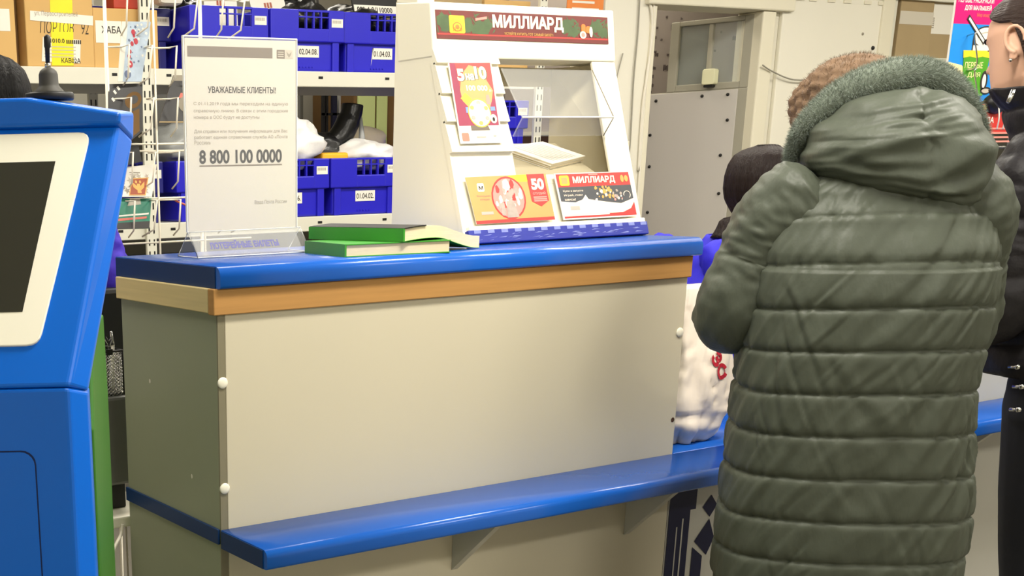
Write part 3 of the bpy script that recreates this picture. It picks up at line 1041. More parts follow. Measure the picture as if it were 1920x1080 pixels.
prn2['label'] = 'dark navy crate on the lower shelf behind the kiosk and card rack'

# lumpy parcels and bags
def lump(name, label, c, r, m, seed, cat='parcel', lumpy=0.22, freq=2.2, group=None, seg=40, flat=None):
    b = MB()
    b.ball((0, 0, 0), r, m, seg=seg, lump=lumpy, freq=freq, seed=seed, flat=flat if flat else r[2] * 0.8, M=Matrix.Translation(Vector(c)))
    o = b.build(name)
    return tag(o, label, cat, group)
lump('parcel_bag', 'white polythene parcel bag bulging out of the lower crate beside the sign', (1.87, 2.78, 1.585), (0.19, 0.16, 0.12), POLYW, 3.1, lumpy=0.3, flat=0.11)
lump('parcel_bag', 'black folded jacket lying across the lower crate, at the base of its sleeve', (2.13, 2.86, 1.545), (0.20, 0.10, 0.09), POLYB, 5.2, 'jacket', flat=0.075)
b = MB()
b.tube(smooth_pts([(2.10, 2.86, 1.55), (2.22, 2.84, 1.60), (2.285, 2.83, 1.70), (2.30, 2.83, 1.76)]), [0.05] * 8 + [0.055] * 8 + [0.05] * 8 + [0.02], POLYB, 14)
b.tube([(2.325, 2.80, 1.70), (2.33, 2.795, 1.60), (2.31, 2.79, 1.52)], [0.006, 0.016, 0.012], POLYG, 8)
tag(b.build('jacket_sleeve'), 'black sleeve standing upright among the parcels on the lower shelf', 'jacket')
lump('parcel', 'brown wrapped parcel lying behind the black jacket on the lower shelf', (2.12, 2.99, 1.575), (0.17, 0.08, 0.075), KRAFT, 8.4, lumpy=0.12, flat=0.06)
b = MB()
b.box((2.02, 2.66, 1.46), (2.165, 2.78, 1.545), YENV, 0.012, seg=3)
tag(b.build('envelope'), 'yellow wrapped packet poking out of the crate marked 01.04.02.', 'packet')
lump('parcel_bag', 'white crumpled parcel bag in the crate marked 01.04.02.', (2.31, 2.78, 1.525), (0.15, 0.13, 0.07), POLYW, 12.7, lumpy=0.25, flat=0.06)
lump('parcel', 'patterned pale packet behind the white bag on the lower shelf', (2.46, 2.98, 1.60), (0.13, 0.07, 0.07), PAPERC, 15.7, lumpy=0.1, flat=0.055)
# goods in the upper crates
def card_sheet(name, label, p, wd, ht, m, tilt=0.0, cat='envelope'):
    M = wall_frame(p) @ Matrix.Rotation(tilt, 4, 'Z') @ Matrix.Rotation(-0.25, 4, 'X')
    b = MB()
    b.box((-wd / 2, 0, -0.002), (wd / 2, ht, 0.002), m, 0.0008, M)
    for k in range(3):
        b.rect(-0.02 + k * 0.014, 0.142, -0.010 + k * 0.014, 0.165, EMBLEM, M, 0.0028)
    return tag(b.build(name), label, cat)
card_sheet('envelope', 'white envelope with a red number standing in the crate behind the sign', (1.545, 2.70, 2.00), 0.16, 0.24, PAPER, -0.1)
card_sheet('envelope', 'white envelope with a red number in the crate marked 02.04.08.', (1.81, 2.70, 2.00), 0.17, 0.24, PAPER, 0.12)
lump('parcel_bag', 'black polythene bag heaped in the middle crate of the upper row', (1.97, 2.82, 2.10), (0.13, 0.16, 0.11), POLYB, 21.0, lumpy=0.3, flat=0.09)
lump('parcel_bag', 'flat black polythene bag under a shipping label in the upper crate beside the display', (2.29, 2.84, 2.10), (0.16, 0.17, 0.075), POLYB, 23.0, lumpy=0.25, flat=0.07)
lump('parcel_bag', 'black bag in the crate behind the notice sign', (1.42, 2.84, 2.09), (0.07, 0.15, 0.09), POLYB, 24.0, lumpy=0.25, flat=0.08)
b = MB()
M = wall_frame((2.33, 2.70, 2.115)) @ Matrix.Rotation(-0.3, 4, 'X')
b.box((-0.12, 0, -0.004), (0.12, 0.16, 0.004), BLACK, 0.001, M)
b.rect(-0.115, 0.012, 0.115, 0.05, PAPER, M, 0.0045)
b.text('001 4-9/110000', -0.10, 0.018, 0.19, 0.024, INK, M, 0.005, 0.02)
tag(b.build('shipping_label_pouch'), 'shipping label pouch on the black bag in the crate marked 01.04.03.', 'label')
# cartons on the top left shelf
def carton(name, label, x0, x1, z1, y0, y1, m, deco=None, z0=1.875):
    t = thing(name, label, 'carton', ((x0 + x1) / 2, (y0 + y1) / 2, z0))
    b = MB()
    b.box((x0, y0, z0), (x1, y1, z1), m, 0.004)
    b.build('box', t)
    if deco:
        b = MB()
        deco(b, wall_frame((0, y0 - 0.0012, 0)))
        if b.f:
            b.build('label', t)
    return t
def deco_main(b, wf):
    # positions follow the front face of the carton
    def P(px, py):
        p = at(2.60, px, py)
        return p.x, p.z
    def quad(a, c, d, e, m, z=0.0):
        b.poly([P(*a), P(*c), P(*d), P(*e)], m, wf, z)
    quad((97, 123), (138, 123), (135, -10), (93, -10), TAPEY)
    quad((56, 38), (174, 48), (174, 30), (56, 20), PAPER, 0.0006)
    b.text('ул. Первостроителей', P(64, 30)[0], P(64, 31)[1], P(145, 30)[0] - P(64, 30)[0], 0.022, GREY_INK, wf, 0.0012, 0.0)
    quad((78, 115), (150, 119), (151, 75), (80, 69), PAPER, 0.0003)
    quad((97, 123), (138, 123), (137, 60), (96, 60), TAPEY, 0.0008)
    x0 = P(82, 78)[0]
    b.text('681010.0', x0, P(82, 80)[1], 0.085, 0.016, INK, wf, 0.0014, 0.02)
    for k in range(8):
        b.rect(P(124, 78)[0] + k * 0.008, P(124, 82)[1], P(124, 78)[0] + k * 0.008 + 0.005, P(124, 82)[1] + 0.014, INK, wf, 0.0014)
    for py in (88, 94, 101, 107):
        p = P(83, py)
        b.rect(p[0], p[1], p[0] + 0.13, p[1] + 0.003, PALE_INK, wf, 0.0014)
    b.text('КАВ02А', P(115, 117)[0], P(115, 118)[1], 0.08, 0.018, INK, wf, 0.0014, 0.012)
    b.text('ПОРТОВ   92', P(75, 58)[0], P(75, 62)[1], 0.20, 0.045, INK, wf, 0.0004, -0.01, 0.1)
carton('carton', 'big brown carton with yellow tape and address labels on the top shelf', 0.635, 0.915, 2.25, 2.60, 3.0, CARTON, deco_main)
def deco_left(b, wf):
    p, q = at(2.60, -30, 57), at(2.60, 17, 17)
    b.rect(p.x, p.z, q.x, q.z, PAPER, wf)
carton('carton', 'brown carton with a blank white label at the left end of the top shelf', 0.30, 0.595, 2.25, 2.60, 3.0, CARTON, deco_left)
carton('carton', 'dark brown carton in the gap between two taped cartons on the top shelf', 0.597, 0.633, 2.3, 2.68, 3.0, CARTOND)
def deco_haba(b, wf):
    p, q = at(2.61, 180, 80), at(2.61, 227, 40)
    b.rect(p.x, p.z, q.x, q.z, PAPER, wf)
    r = at(2.61, 190, 62)
    b.text('ХАБА', r.x, r.z, 0.085, 0.026, INK, wf, 0.0006, 0.015)
carton('carton', 'brown carton marked with letters on white paper, behind the card rack', 0.918, 1.20, 2.095, 2.61, 2.73, CARTON, deco_haba)
b = MB()
p = at(2.66, 225, 39)
b.box((1.02, 2.63, 2.096), (1.13, 2.72, 2.185), RED, 0.006)
tag(b.build('small_box'), 'small red box on top of the lettered carton behind the card rack', 'box')
b = MB()
p = at(2.62, 315, 20)
b.box((1.22, 2.62, 2.12), (1.33, 2.70, 2.26), PAPER, 0.02)
tag(b.build('paper_bundle'), 'crumpled white paper on the navy crate behind the card rack', 'paper')
# cartons over the display stand
carton('carton', 'brown carton on the upper shelf above the display stand, left one', 2.53, 2.86, 2.20, 2.62, 3.0, CARTON2)
carton('carton', 'brown carton on the upper shelf above the display stand, right one', 2.875, 3.15, 2.20, 2.62, 3.0, CARTON)
# goods on the lower shelf, left
lump('parcel_bag', 'grey cloudy bag in the lower crate behind the card rack', (1.36, 2.76, 1.575), (0.13, 0.13, 0.10), POLYG, 31.0, lumpy=0.25, flat=0.09)
lump('parcel_bag', 'white cloudy bag on the lower shelf behind the card rack', (1.60, 2.82, 1.59), (0.14, 0.13, 0.10), POLYW, 33.0, lumpy=0.25, flat=0.09)
# things on the lowest shelf seen over the counter
for k, (x, c, lab) in enumerate(((0.95, BLACK, 'dark box on the lowest shelf left of the rack upright'), (1.35, MAGD, 'dark patterned box on the lowest shelf behind the sign base'))):
    b = MB()
    b.box((x, 2.66, 0.65), (x + 0.34, 3.0, 1.13), c, 0.006)
    b.box((x + 0.02, 2.657, 1.08), (x + 0.32, 2.661, 1.092), DORANGE if k == 0 else REDP)
    tag(b.build('box'), lab, 'box')

# ------------------------------------------------------------------ white wire card rack
RY = 1.16
t = thing('card_rack', 'white wire card rack between the kiosk and the notice sign', 'card rack', (0.45, RY + 0.1, 0))
def rv(px, y0, y1):
    """upright wire hung at the plane of the rack"""
    a = at(RY, px, y0)
    return a.x, a.z, at(RY, px, y1).z
cols = [at(RY, 199, 60).x, at(RY, 288, 60).x, at(RY, 377, 60).x]
for x in cols:
    b = MB()
    b.tube([(x, RY, 0.25), (x, RY, 2.05)], 0.0032, WIRE, 8)
    b.build('upright_wire', t)
rows = [at(RY, 290, py).z for py in (-7, 87, 183, 283, 372, 455)]
for z in [rows[0], at(RY, 290, 270).z] + rows[3:]:
    b = MB()
    b.tube([(cols[0] - 0.01, RY + 0.004, z), (cols[2] + 0.16, RY + 0.004, z)], 0.0028, WIRE, 6)
    b.build('cross_wire', t)
cw = cols[1] - cols[0]
for ci, xc in enumerate([cols[0] + cw / 2, cols[1] + cw / 2, cols[2] + cw / 2]):
    for z in rows[:-1]:
        b = MB()
        x0, x1 = xc - cw * 0.24, xc + cw * 0.24
        yf = RY - 0.065
        b.tube([(xc - cw / 2, RY, z - 0.005), (x0, RY - 0.02, z - 0.005), (x0, yf, z - 0.004), (x0 + 0.003, yf + 0.02, z - 0.085), (x0 + 0.006, RY - 0.002, z - 0.105)], 0.0026, WIRE, 6)
        b.build('pocket_wire', t)
        b = MB()
        b.tube([(xc + cw / 2, RY, z - 0.005), (x1, RY - 0.02, z - 0.005), (x1, yf, z - 0.004), (x1 - 0.003, yf + 0.02, z - 0.085), (x1 - 0.02, RY - 0.002, z - 0.105)], 0.0026, WIRE, 6)
        b.build('pocket_wire', t)
for x in (cols[0], cols[2]):
    b = MB()
    b.tube([(x, RY + 0.004, rows[0]), (x, RY + 0.05, 0.02), (x, RY - 0.15, 0.004)], 0.005, WIRE, 8)
    b.tube([(x, RY + 0.05, 0.02), (x, RY + 0.3, 0.004)], 0.005, WIRE, 8)
    b.build('foot', t)

def quad_card(name, label, y, pts, m, decor=None, thick=0.003, cat='card', lean=0.03):
    """a stiff card leaning in a pocket; pts are its bottom-left, bottom-right, top-right, top-left corners"""
    ps = [at(y, *p) for p in pts]
    for p in ps[2:]:
        p.y = y + lean
    ps[2:] = [at(y + lean, *pts[2]), at(y + lean, *pts[3])]
    t = thing(name, label, cat, (ps[0] + ps[1]) / 2)
    xd = (ps[1] - ps[0])
    yd = (ps[3] - ps[0])
    M = frame(ps[0], xd, yd)
    inv = M.inverted()
    q = [tuple((inv @ p)[:2]) for p in ps]
    b = MB()
    b.prism(q, -thick, 0, m, M)
    b.build('sheet', t)
    if decor:
        b = MB()
        W, H = xd.length, yd.length
        def uv(u, v):
            u0 = Vector(q[0]).lerp(Vector(q[1]), u)
            u1 = Vector(q[3]).lerp(Vector(q[2]), u)
            r = u0.lerp(u1, v)
            return r.x, r.y
        decor(b, M, uv, W, H)
        b.build('printed_picture', t)
    return t
def deco_frost(b, M, uv, W, H):
    random.seed(3)
    b.poly([uv(0.20, 0), uv(1, 0), uv(1, 1), uv(0.20, 1)], FROST, M, 0.0004)
    for k in range(26):
        u, v = random.uniform(.3, .95), random.choice([random.uniform(.65, .98), random.uniform(.05, .95)])
        x, y = uv(u, v)
        r = W * random.uniform(.03, .08)
        a0 = random.uniform(0, 6)
        b.poly([(x + r * (1 if i % 2 else .45) * math.cos(a0 + i * PI / 5), y + r * (1 if i % 2 else .45) * math.sin(a0 + i * PI / 5)) for i in range(10)], random.choice([FROSTD, FROSTD, PAPER]), M, 0.0006 + k * 1e-5)
    for u, v, r in ((.42, .82, .085), (.55, .67, .09), (.42, .63, .07), (.38, .50, .06), (.36, .42, .07), (.44, .29, .105), (.46, .76, .05)):
        x, y = uv(u, v)
        b.disc(x, y, W * r, W * r * 1.3, BERRY, M, 0.0012)
    x, y = uv(.44, .29)
    b.poly([(x + W * .06 * (1 if i % 2 else .35) * math.cos(i * PI / 5), y + W * .06 * (1 if i % 2 else .35) * math.sin(i * PI / 5)) for i in range(10)], PAPER, M, 0.0014)
    x, y = uv(.38, .12)
    b.disc(x, y, W * .14, W * .15, FROSTD, M, 0.0012)
    x, y = uv(.45, .16)
    b.poly([(x - W * .05, y - W * .05), (x + W * .05, y), (x, y + W * .1)], PAPER, M, 0.0014)
quad_card('greeting_card', 'frosty blue greeting card with red berries in the top pocket of the card rack', RY - 0.03, [(221, 153), (265, 153), (283, 41), (229, 40)], PAPER, deco_frost)
def deco_dark1(b, M, uv, W, H):
    b.poly([uv(.05, .55), uv(.95, .62), uv(.95, .95), uv(.05, .95)], MAGD, M, 0.0004)
    x, y = uv(.72, .70)
    b.disc(x, y, W * .2, W * .15, CARTOND, M, 0.0008)
    b.disc(x + W * .02, y, W * .1, W * .08, MAGD, M, 0.0010)
    for u, v in ((.2, .85), (.15, .75), (.3, .9)):
        x, y = uv(u, v)
        b.rect(x, y, x + W * .05, y + W * .08, PAPER, M, 0.0010)
    b.poly([uv(.1, .05), uv(.9, .05), uv(.9, .5), uv(.1, .5)], CARTOND, M, 0.0005)
quad_card('greeting_card', 'dark brown card with a gold motif in the rack pocket below the frosty card', RY - 0.03, [(203, 300), (268, 245), (265, 158), (203, 158)], MAGD, deco_dark1)
def deco_dark2(b, M, uv, W, H):
    b.poly([uv(.0, .88), uv(1, .88), uv(1, 1), uv(.0, 1)], GREY_INK, M, 0.0004)
    b.poly([uv(.32, .52), uv(.95, .50), uv(1, .58), uv(.35, .63)], SALMON, M, 0.0005)
    x, y = uv(.6, .38)
    b.disc(x, y, W * .22, W * .18, GREY_INK, M, 0.0006)
    b.disc(x + W * .03, y, W * .14, W * .1, MAGD, M, 0.0007)
    for u in (.78, .82):
        x, y = uv(u, .1)
        b.rect(x, y, x + W * .02, y + H * .06, PAPER, M, 0.0006)
    b.poly([uv(.0, .0), uv(1, .0), uv(1, .03), uv(.0, .03)], CARTON2, M, 0.0004)
quad_card('magazine', 'dark magazine with a salmon stripe leaning in the rack beside the sign', RY - 0.03, [(298, 230), (378, 230), (385, 141), (325, 141)], MAGD, deco_dark2, cat='magazine')
def deco_emblem(b, M, uv, W, H):
    random.seed(9)
    for k in range(16):
        u, v = random.uniform(.05, .95), random.uniform(.05, .7)
        x, y = uv(u, v)
        r = W * random.uniform(.06, .12)
        b.poly([(x + r * (1 if i % 2 else .4) * math.cos(i * PI / 5), y + r * (1 if i % 2 else .4) * math.sin(i * PI / 5)) for i in range(10)], random.choice([GREY_INK, SILVERP, PALE_INK]), M, 0.0004 + k * 1e-5)
    x, y = uv(.20, .78)
    b.rect(x, y, x + W * .32, y + H * .03, GREY_INK, M, 0.0006)
    b.rect(x, y - H * .07, x + W * .25, y - H * .04, PALE_INK, M, 0.0006)
    b.poly([uv(.30, .04), uv(.80, .04), uv(.80, .60), uv(.30, .60)], GOLDP, M, 0.0008)
    b.poly([uv(.33, .07), uv(.77, .07), uv(.77, .57), uv(.33, .57)], EMBLEM, M, 0.0010)
    # double-headed emblem: two spread wings, body, tail
    cx, cy = uv(.55, .32)
    k = W * .2
    for s_ in (-1, 1):
        b.poly([(cx + s_ * k * .15, cy), (cx + s_ * k * .95, cy + k * .7), (cx + s_ * k * .8, cy - k * .1), (cx + s_ * k * .3, cy - k * .5)], GOLDP, M, 0.0012)
        b.disc(cx + s_ * k * .3, cy + k * .65, k * .16, k * .2, GOLDP, M, 0.0013, 12)
    b.poly([(cx - k * .22, cy + k * .4), (cx + k * .22, cy + k * .4), (cx + k * .3, cy - k * .9), (cx - k * .3, cy - k * .9)][::-1], GOLDP, M, 0.0011)
quad_card('booklet', 'white booklet with stars and a red emblem in the rack next to the kiosk', RY - 0.035, [(222, 369), (285, 369), (295, 307), (232, 313)], PAPER, deco_emblem, cat='booklet')
def deco_teal(b, M, uv, W, H):
    b.poly([uv(.3, .75), uv(.7, .8), uv(.65, 1), uv(.35, 1)], PALE_INK, M, 0.0004)
    b.poly([uv(.1, .40), uv(.95, .46), uv(.95, .52), uv(.1, .45)], PAPER, M, 0.0006)
    b.poly([uv(.1, .26), uv(.9, .33), uv(.9, .40), uv(.1, .34)], SALMON, M, 0.0006)
    b.poly([uv(.0, .0), uv(1, .0), uv(1, .24), uv(.0, .20)], MAGD, M, 0.0006)
quad_card('booklet', 'teal green booklet with a white band below the emblem booklet', RY - 0.045, [(212, 430), (280, 428), (284, 372), (222, 372)], TEAL, deco_teal, cat='booklet')
quad_card('magazine', 'narrow black card with red edge sticking out behind the kiosk corner', RY - 0.02, [(236, 310), (266, 302), (258, 268), (245, 268)], BLACK, None, cat='card')
b = MB()
b.tube([at(RY + 0.02, 322, 372), at(RY + 0.02, 335, 379), at(RY + 0.02, 352, 386)], 0.003, SALMON, 6)
tag(b.build('cord'), 'short pink cord across the navy crate behind the rack', 'cord')

# ------------------------------------------------------------------ notice in an acrylic stand
SY = 0.285
a0, a1 = at(SY, 354, 432), at(SY, 554, 430)
SX0, SX1 = a0.x, a1.x
SZ0, SZ1 = 1.338, at(SY, 450, 74).z
t = thing('sign_holder', 'clear acrylic T-shaped sign holder standing on the blue countertop', 'sign holder', ((SX0 + SX1) / 2, SY, CT))
b = MB()
for y in (SY - 0.0035, SY + 0.0018):
    b.box((SX0 - 0.004, y, SZ0), (SX1 + 0.002, y + 0.0017, SZ1 + 0.004), SLEEVE)
for x in (SX0 - 0.004, SX1 + 0.002):
    b.box((x - 0.0008, SY - 0.0035, SZ0), (x + 0.0008, SY + 0.0035, SZ1 + 0.004), ACRYLE)
b.box((SX0 - 0.004, SY - 0.0036, SZ1 + 0.0025), (SX1 + 0.002, SY + 0.0036, SZ1 + 0.005), ACRYLE)
b.build('sleeve', t)
b = MB()
h = SZ0 - CT
M = Matrix(((0, 0, 1, 0), (1, 0, 0, 0), (0, 1, 0, 0), (0, 0, 0, 1)))
def slab(p, q, th):
    d = (Vector(q) - Vector(p)).normalized()
    n = Vector((-d.y, d.x)) * th
    return [p, q, (q[0] + n.x, q[1] + n.y), (p[0] + n.x, p[1] + n.y)]
bx0, bx1 = SX0 - 0.002, SX1 + 0.012
b.prism(slab((SY - 0.042, CT + 0.001), (SY - 0.001, SZ0), 0.0022), bx0, bx1, ACRYLB, M)
b.prism(slab((SY + 0.001, SZ0), (SY + 0.05, CT + 0.001), 0.0022), bx0, bx1, ACRYLB, M)
b.prism([(SY - 0.044, CT), (SY + 0.05, CT), (SY + 0.05, CT + 0.002), (SY - 0.044, CT + 0.002)], bx0, bx1, ACRYLB, M)
b.build('base', t)
b = MB()
for x in (bx0, bx1):
    b.tube([(x, SY - 0.043, CT + 0.002), (x, SY, SZ0), (x, SY + 0.05, CT + 0.002)], 0.0014, ACRYLE, 6, closed=True)
b.tube([(bx0, SY - 0.043, CT + 0.0015), (bx1, SY - 0.043, CT + 0.0015)], 0.0014, ACRYLE, 6)
b.tube([(bx0, SY - 0.002, SZ0), (bx1, SY - 0.002, SZ0)], 0.0010, ACRYLE, 6)
b.build('base_edge', t)
n_ = MB()
n_.box((SX0, SY - 0.0015, SZ0 + 0.002), (SX1, SY + 0.0015, SZ1), NOTICEP)
ntc = thing('notice', 'white printed notice to customers in the acrylic sign holder', 'notice', ((SX0 + SX1) / 2, SY, SZ0))
n_.build('sheet', ntc)
b = MB()
wf = wall_frame((0, SY - 0.0019, 0))
WN = SX1 - SX0
HN = SZ1 - SZ0
def nx(px): return SX0 + WN * (px - 352) / 201
def nz(py): return SZ1 - HN * (py - 74) / 357
b.rect(nx(356), nz(107), nx(509), nz(88), BAR_INK, wf)
b.rect(nx(517), nz(107), nx(532), nz(91), BAR_INK, wf)
b.rect(nx(533), nz(107), nx(547), nz(91), PALE_INK, wf)
b.poly([(nx(535), nz(94)), (nx(540), nz(99)), (nx(545), nz(94)), (nx(543), nz(101)), (nx(540), nz(105)), (nx(537), nz(101))][::-1], GREY_INK, wf, 0.0002)
for k in range(3):
    b.rect(nx(519), nz(96 + 4 * k), nx(530), nz(94.5 + 4 * k), PALE_INK, wf, 0.0002)
b.text('УВАЖАЕМЫЕ КЛИЕНТЫ!', nx(391), nz(172), nx(515) - nx(391), nz(160) - nz(172), INK, wf, 0, 0.02)
lines = [('С 01.11.2019 года мы переходим на единую', 365, 538, 196), ('справочную линию. В связи с этим городские', 365, 538, 209), ('номера в ООС будут не доступны', 365, 484, 221),
         ('Для справки или получения информации для Вас', 365, 537, 247), ('работает единая справочная служба АО «Почта', 365, 537, 258), ('России»', 365, 394, 267)]
for s_, x0, x1, y in lines:
    b.text(s_, nx(x0), nz(y), nx(x1) - nx(x0), 0.0085, GREY_INK, wf, 0, 0.006)
b.text('8 800 100 0000', nx(373), nz(303), nx(526) - nx(373), nz(277) - nz(303), INK, wf, 0, 0.03)
b.rect(nx(373), nz(308), nx(526), nz(305.5), BAR_INK, wf)
b.text('Ваша Почта России', nx(474), nz(382), nx(535) - nx(474), 0.008, GREY_INK, wf, 0, 0.0)
b.build('lettering', ntc)
lt = thing('label_strip', 'clear label strip with blue lettering inside the sign holder base', 'label', ((SX0 + SX1) / 2, SY - 0.02, CT + 0.02))
FB = frame((SX0, SY - 0.0385, CT + 0.004), (1, 0, 0), (0, 0.041, h - 0.001))
b = MB()
b.prism([(0.004, 0.002), (WN - 0.002, 0.002), (WN - 0.002, 0.062), (0.004, 0.062)], -0.0032, -0.0028, SLEEVE, FB)
b.build('strip', lt)
b = MB()
b.text('ЛОТЕРЕЙНЫЕ БИЛЕТЫ', 0.040, 0.018, 0.175, 0.022, BLUE_INK, FB, -0.0022, 0.05)
b.build('lettering', lt)

# ------------------------------------------------------------------ books
def rot_frame(x, y, deg):
    c, q = math.cos(math.radians(deg)), math.sin(math.radians(deg))
    return frame((x, y, 0), (c, q, 0), (-q, c, 0))
ML = rot_frame(0.325, 0.026, -9)
t = thing('book', 'lower green softcover book, lying flat under the curled one', 'book', ML @ Vector((.12, .1, CT)), 0)
b = MB()
b.box((0.003, 0.003, CT + 0.002), (0.246, 0.203, CT + 0.0242), PAGES, 0.0, ML)
b.build('page_block', t)
b = MB()
b.box((0, 0, CT), (0.248, 0.205, CT + 0.002), GREENB, 0, ML)
b.box((0, 0, CT + 0.0242), (0.248, 0.205, CT + 0.0262), GREENB, 0, ML)
b.box((-0.002, 0, CT), (0.002, 0.205, CT + 0.0262), GREENB, 0, ML)
b.build('cover', t)
MU = rot_frame(0.454, -0.002, 11)
UW, UD, T = 0.252, 0.285, 0.026
t = thing('book', 'upper green softcover book with curled pages drooping onto the countertop', 'book', MU @ Vector((.12, .12, CT + .03)), 0)
def bookz(x):
    u = x / UW
    k = min(1, max(0, (u - 0.40) / 0.60))
    return CT + 0.0268 + 0.004 * math.sin(min(1, u * 1.6) * PI) - 0.0252 * (0.5 - 0.5 * math.cos(PI * k))
def page_geo(b, xa, xb, z0f, z1f, y0, y1, m, n=26):
    xs = [xa + (xb - xa) * i / (n - 1) for i in range(n)]
    vs, fs = [], []
    for x in xs:
        vs += [(x, y0, z0f(x)), (x, y1, z0f(x)), (x, y1, z1f(x)), (x, y0, z1f(x))]
    for i in range(n - 1):
        for k in range(4):
            l = (k + 1) % 4
            fs.append([i * 4 + k, i * 4 + 4 + k, i * 4 + 4 + l, i * 4 + l])
    fs.append([0, 1, 2, 3])
    fs.append([(n - 1) * 4 + k for k in (3, 2, 1, 0)])
    b.add(vs, fs, m, False, MU)
b = MB()
page_geo(b, 0.002, UW, lambda x: bookz(x) + .0008, lambda x: bookz(x) + T, 0.003, UD - .003, PAGES)
b.build('page_block', t)
b = MB()
page_geo(b, 0.0, UW, lambda x: bookz(x), lambda x: bookz(x) + .0008, 0, UD, GREENB)
b.box((-0.0025, 0, bookz(0)), (0.0022, UD, bookz(0) + T + .001), GREENB, 0, MU)
b.build('cover', t)
b = MB()
page_geo(b, 0.0, 0.07, lambda x: bookz(x) + T, lambda x: bookz(x) + T + .002, 0.0, UD, BLACK)
b.build('top_cover', t)
# ------------------------------------------------------------------ lottery display stand
DX0, DX1 = 0.752, 1.327
A0, A1 = Vector((0.157, CT)), Vector((0.295, 1.706))       # sloping front, (y, z)
SLN = (A1 - A0).length
SM = frame((0, A0.x, A0.y), (1, 0, 0), (0, A1.x - A0.x, A1.y - A0.y))   # x along counter, y up the slope
HB, HT = Vector((0.292, 1.706)), Vector((0.311, 1.828))
HM = frame((0, HB.x, HB.y), (1, 0, 0), (0, HT.x - HB.x, HT.y - HB.y))
def on_frame(M, px, py, lift=0.0):
    n = Vector((M[0][2], M[1][2], M[2][2]))
    o = Vector((M[0][3], M[1][3], M[2][3])) + n * lift
    r = ray(px, py)
    p = CAM + r * ((o - CAM).dot(n) / r.dot(n))
    q = M.inverted() @ p
    return q.x, q.y
t = thing('display_stand', 'cream lottery display stand with red header on the blue countertop', 'display stand', ((DX0 + DX1) / 2, 0.3, CT))
M = Matrix(((0, 0, 1, 0), (1, 0, 0, 0), (0, 1, 0, 0), (0, 0, 0, 1)))
sidep = [(0.16, CT), (0.442, CT), (0.442, 1.842), (0.313, 1.826), (0.298, 1.706)]
b = MB()
b.prism(sidep, DX0, DX0 + 0.008, DISP, M)
b.build('side_panel', t)
b = MB()
b.prism(sidep, DX1 - 0.008, DX1, DISP, M)
b.build('side_panel', t)
b = MB()
b.prism([(HB.x, HB.y), (0.43, 1.706), (0.442, 1.842), (HT.x, HT.y)], DX0 - 0.0015, DX1 + 0.0015, DISP, M, 0.004)
b.box((DX0, 0.36, 1.832), (DX0 + 0.05, 0.44, 1.848), DISP, 0.002)
b.build('header', t)
wl = on_frame(SM, 945, 200)[0]
wr = on_frame(SM, 1124, 200)[0]
wb = on_frame(SM, 1060, 326)[1]
b = MB()
b.prism([(DX0 - .0012, 0), (wl, 0), (wl, SLN), (DX0 - .0012, SLN)], -0.012, 0.001, DISP, SM)
ys = [on_frame(SM, px, py)[1] for px, py in ((816, 121), (828, 178), (838, 231), (848, 288))]
tops = [SLN] + ys[:-1]
b.build('front_panel', t)
edges = [SLN + 0.02] + ys
for k in range(len(ys)):
    b = MB()
    M2 = SM
    y1_, y0_ = edges[k], edges[k + 1]
    xl = DX0 - .0014
    vs = [(xl, y0_, 0.012), (wl, y0_, 0.012), (wl, y1_ + 0.004, 0.003), (xl, y1_ + 0.004, 0.003), (xl, y0_, -0.002), (wl, y0_, -0.002), (wl, y1_ + 0.004, -0.003), (xl, y1_ + 0.004, -0.003)]
    b.add(vs, [[0, 1, 2, 3], [4, 7, 6, 5], [0, 4, 5, 1], [1, 5, 6, 2], [2, 6, 7, 3], [3, 7, 4, 0]], DISP, False, SM)
    b.build('slat', t)
b = MB()
b.prism([(wr, 0), (DX1, 0), (DX1, SLN), (wr, SLN)], -0.008, 0, DISP, SM, 0.002)
b.build('front_strip', t)
b = MB()
b.prism([(wl, 0), (wr, 0), (wr, wb), (wl, wb)], -0.008, 0, DISP, SM, 0.002)
b.prism([(DX0 + 0.01, 0.03), (DX1, 0.03), (DX1, 0.042), (DX0 + 0.01, 0.042)], 0.0, 0.012, DISP, SM, 0.002)
b.build('pocket_panel', t)
b = MB()
zi = A0.y + wb * (A1.y - A0.y) / SLN - 0.02
b.box((wl - 0.02, 0.20, zi - 0.008), (DX1 - 0.01, 0.43, zi), DISP)
b.build('inner_shelf', t)
b = MB()
b.box((wl - 0.09, 0.424, 1.30), (wl + 0.012, 0.432, 1.70), DISP)
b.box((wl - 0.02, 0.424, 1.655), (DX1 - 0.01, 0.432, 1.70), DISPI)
b.box((wl - 0.02, 0.424, 1.30), (DX1 - 0.01, 0.432, zi + 0.05), DISP)
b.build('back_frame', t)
# bent clear chute in the opening
pA, pB, pC = (wl + 0.006, 0.300, 1.690), None, None
def on_x(x, px, py):
    r = ray(px, py)
    return CAM + r * ((x - CAM.x) / r.x)
cA, cB, cC = on_x(wl + 0.008, 940, 128), on_x(wl + 0.008, 980, 220), on_x(wl + 0.008, 962, 256)
b = MB()
for p, q in ((cA, cB), (cB, cC)):
    d = Vector((q.y - p.y, q.z - p.z)).normalized()
    n2 = Vector((-d.y, d.x)) * 0.003
    b.prism([(p.y, p.z), (q.y, q.z), (q.y + n2.x, q.z + n2.y), (p.y + n2.x, p.z + n2.y)], wl + 0.008, wr - 0.008, ACRYL, M)
b.build('clear_chute', t)
b = MB()
b.tube([(wl + 0.008, cA.y, cA.z), (wl + 0.008, cB.y, cB.z), (wl + 0.008, cC.y, cC.z)], 0.0016, SLEEVE, 6)
b.tube([(wl + 0.008, cB.y, cB.z), (wr - 0.008, cB.y, cB.z)], 0.0022, PAPER, 6)
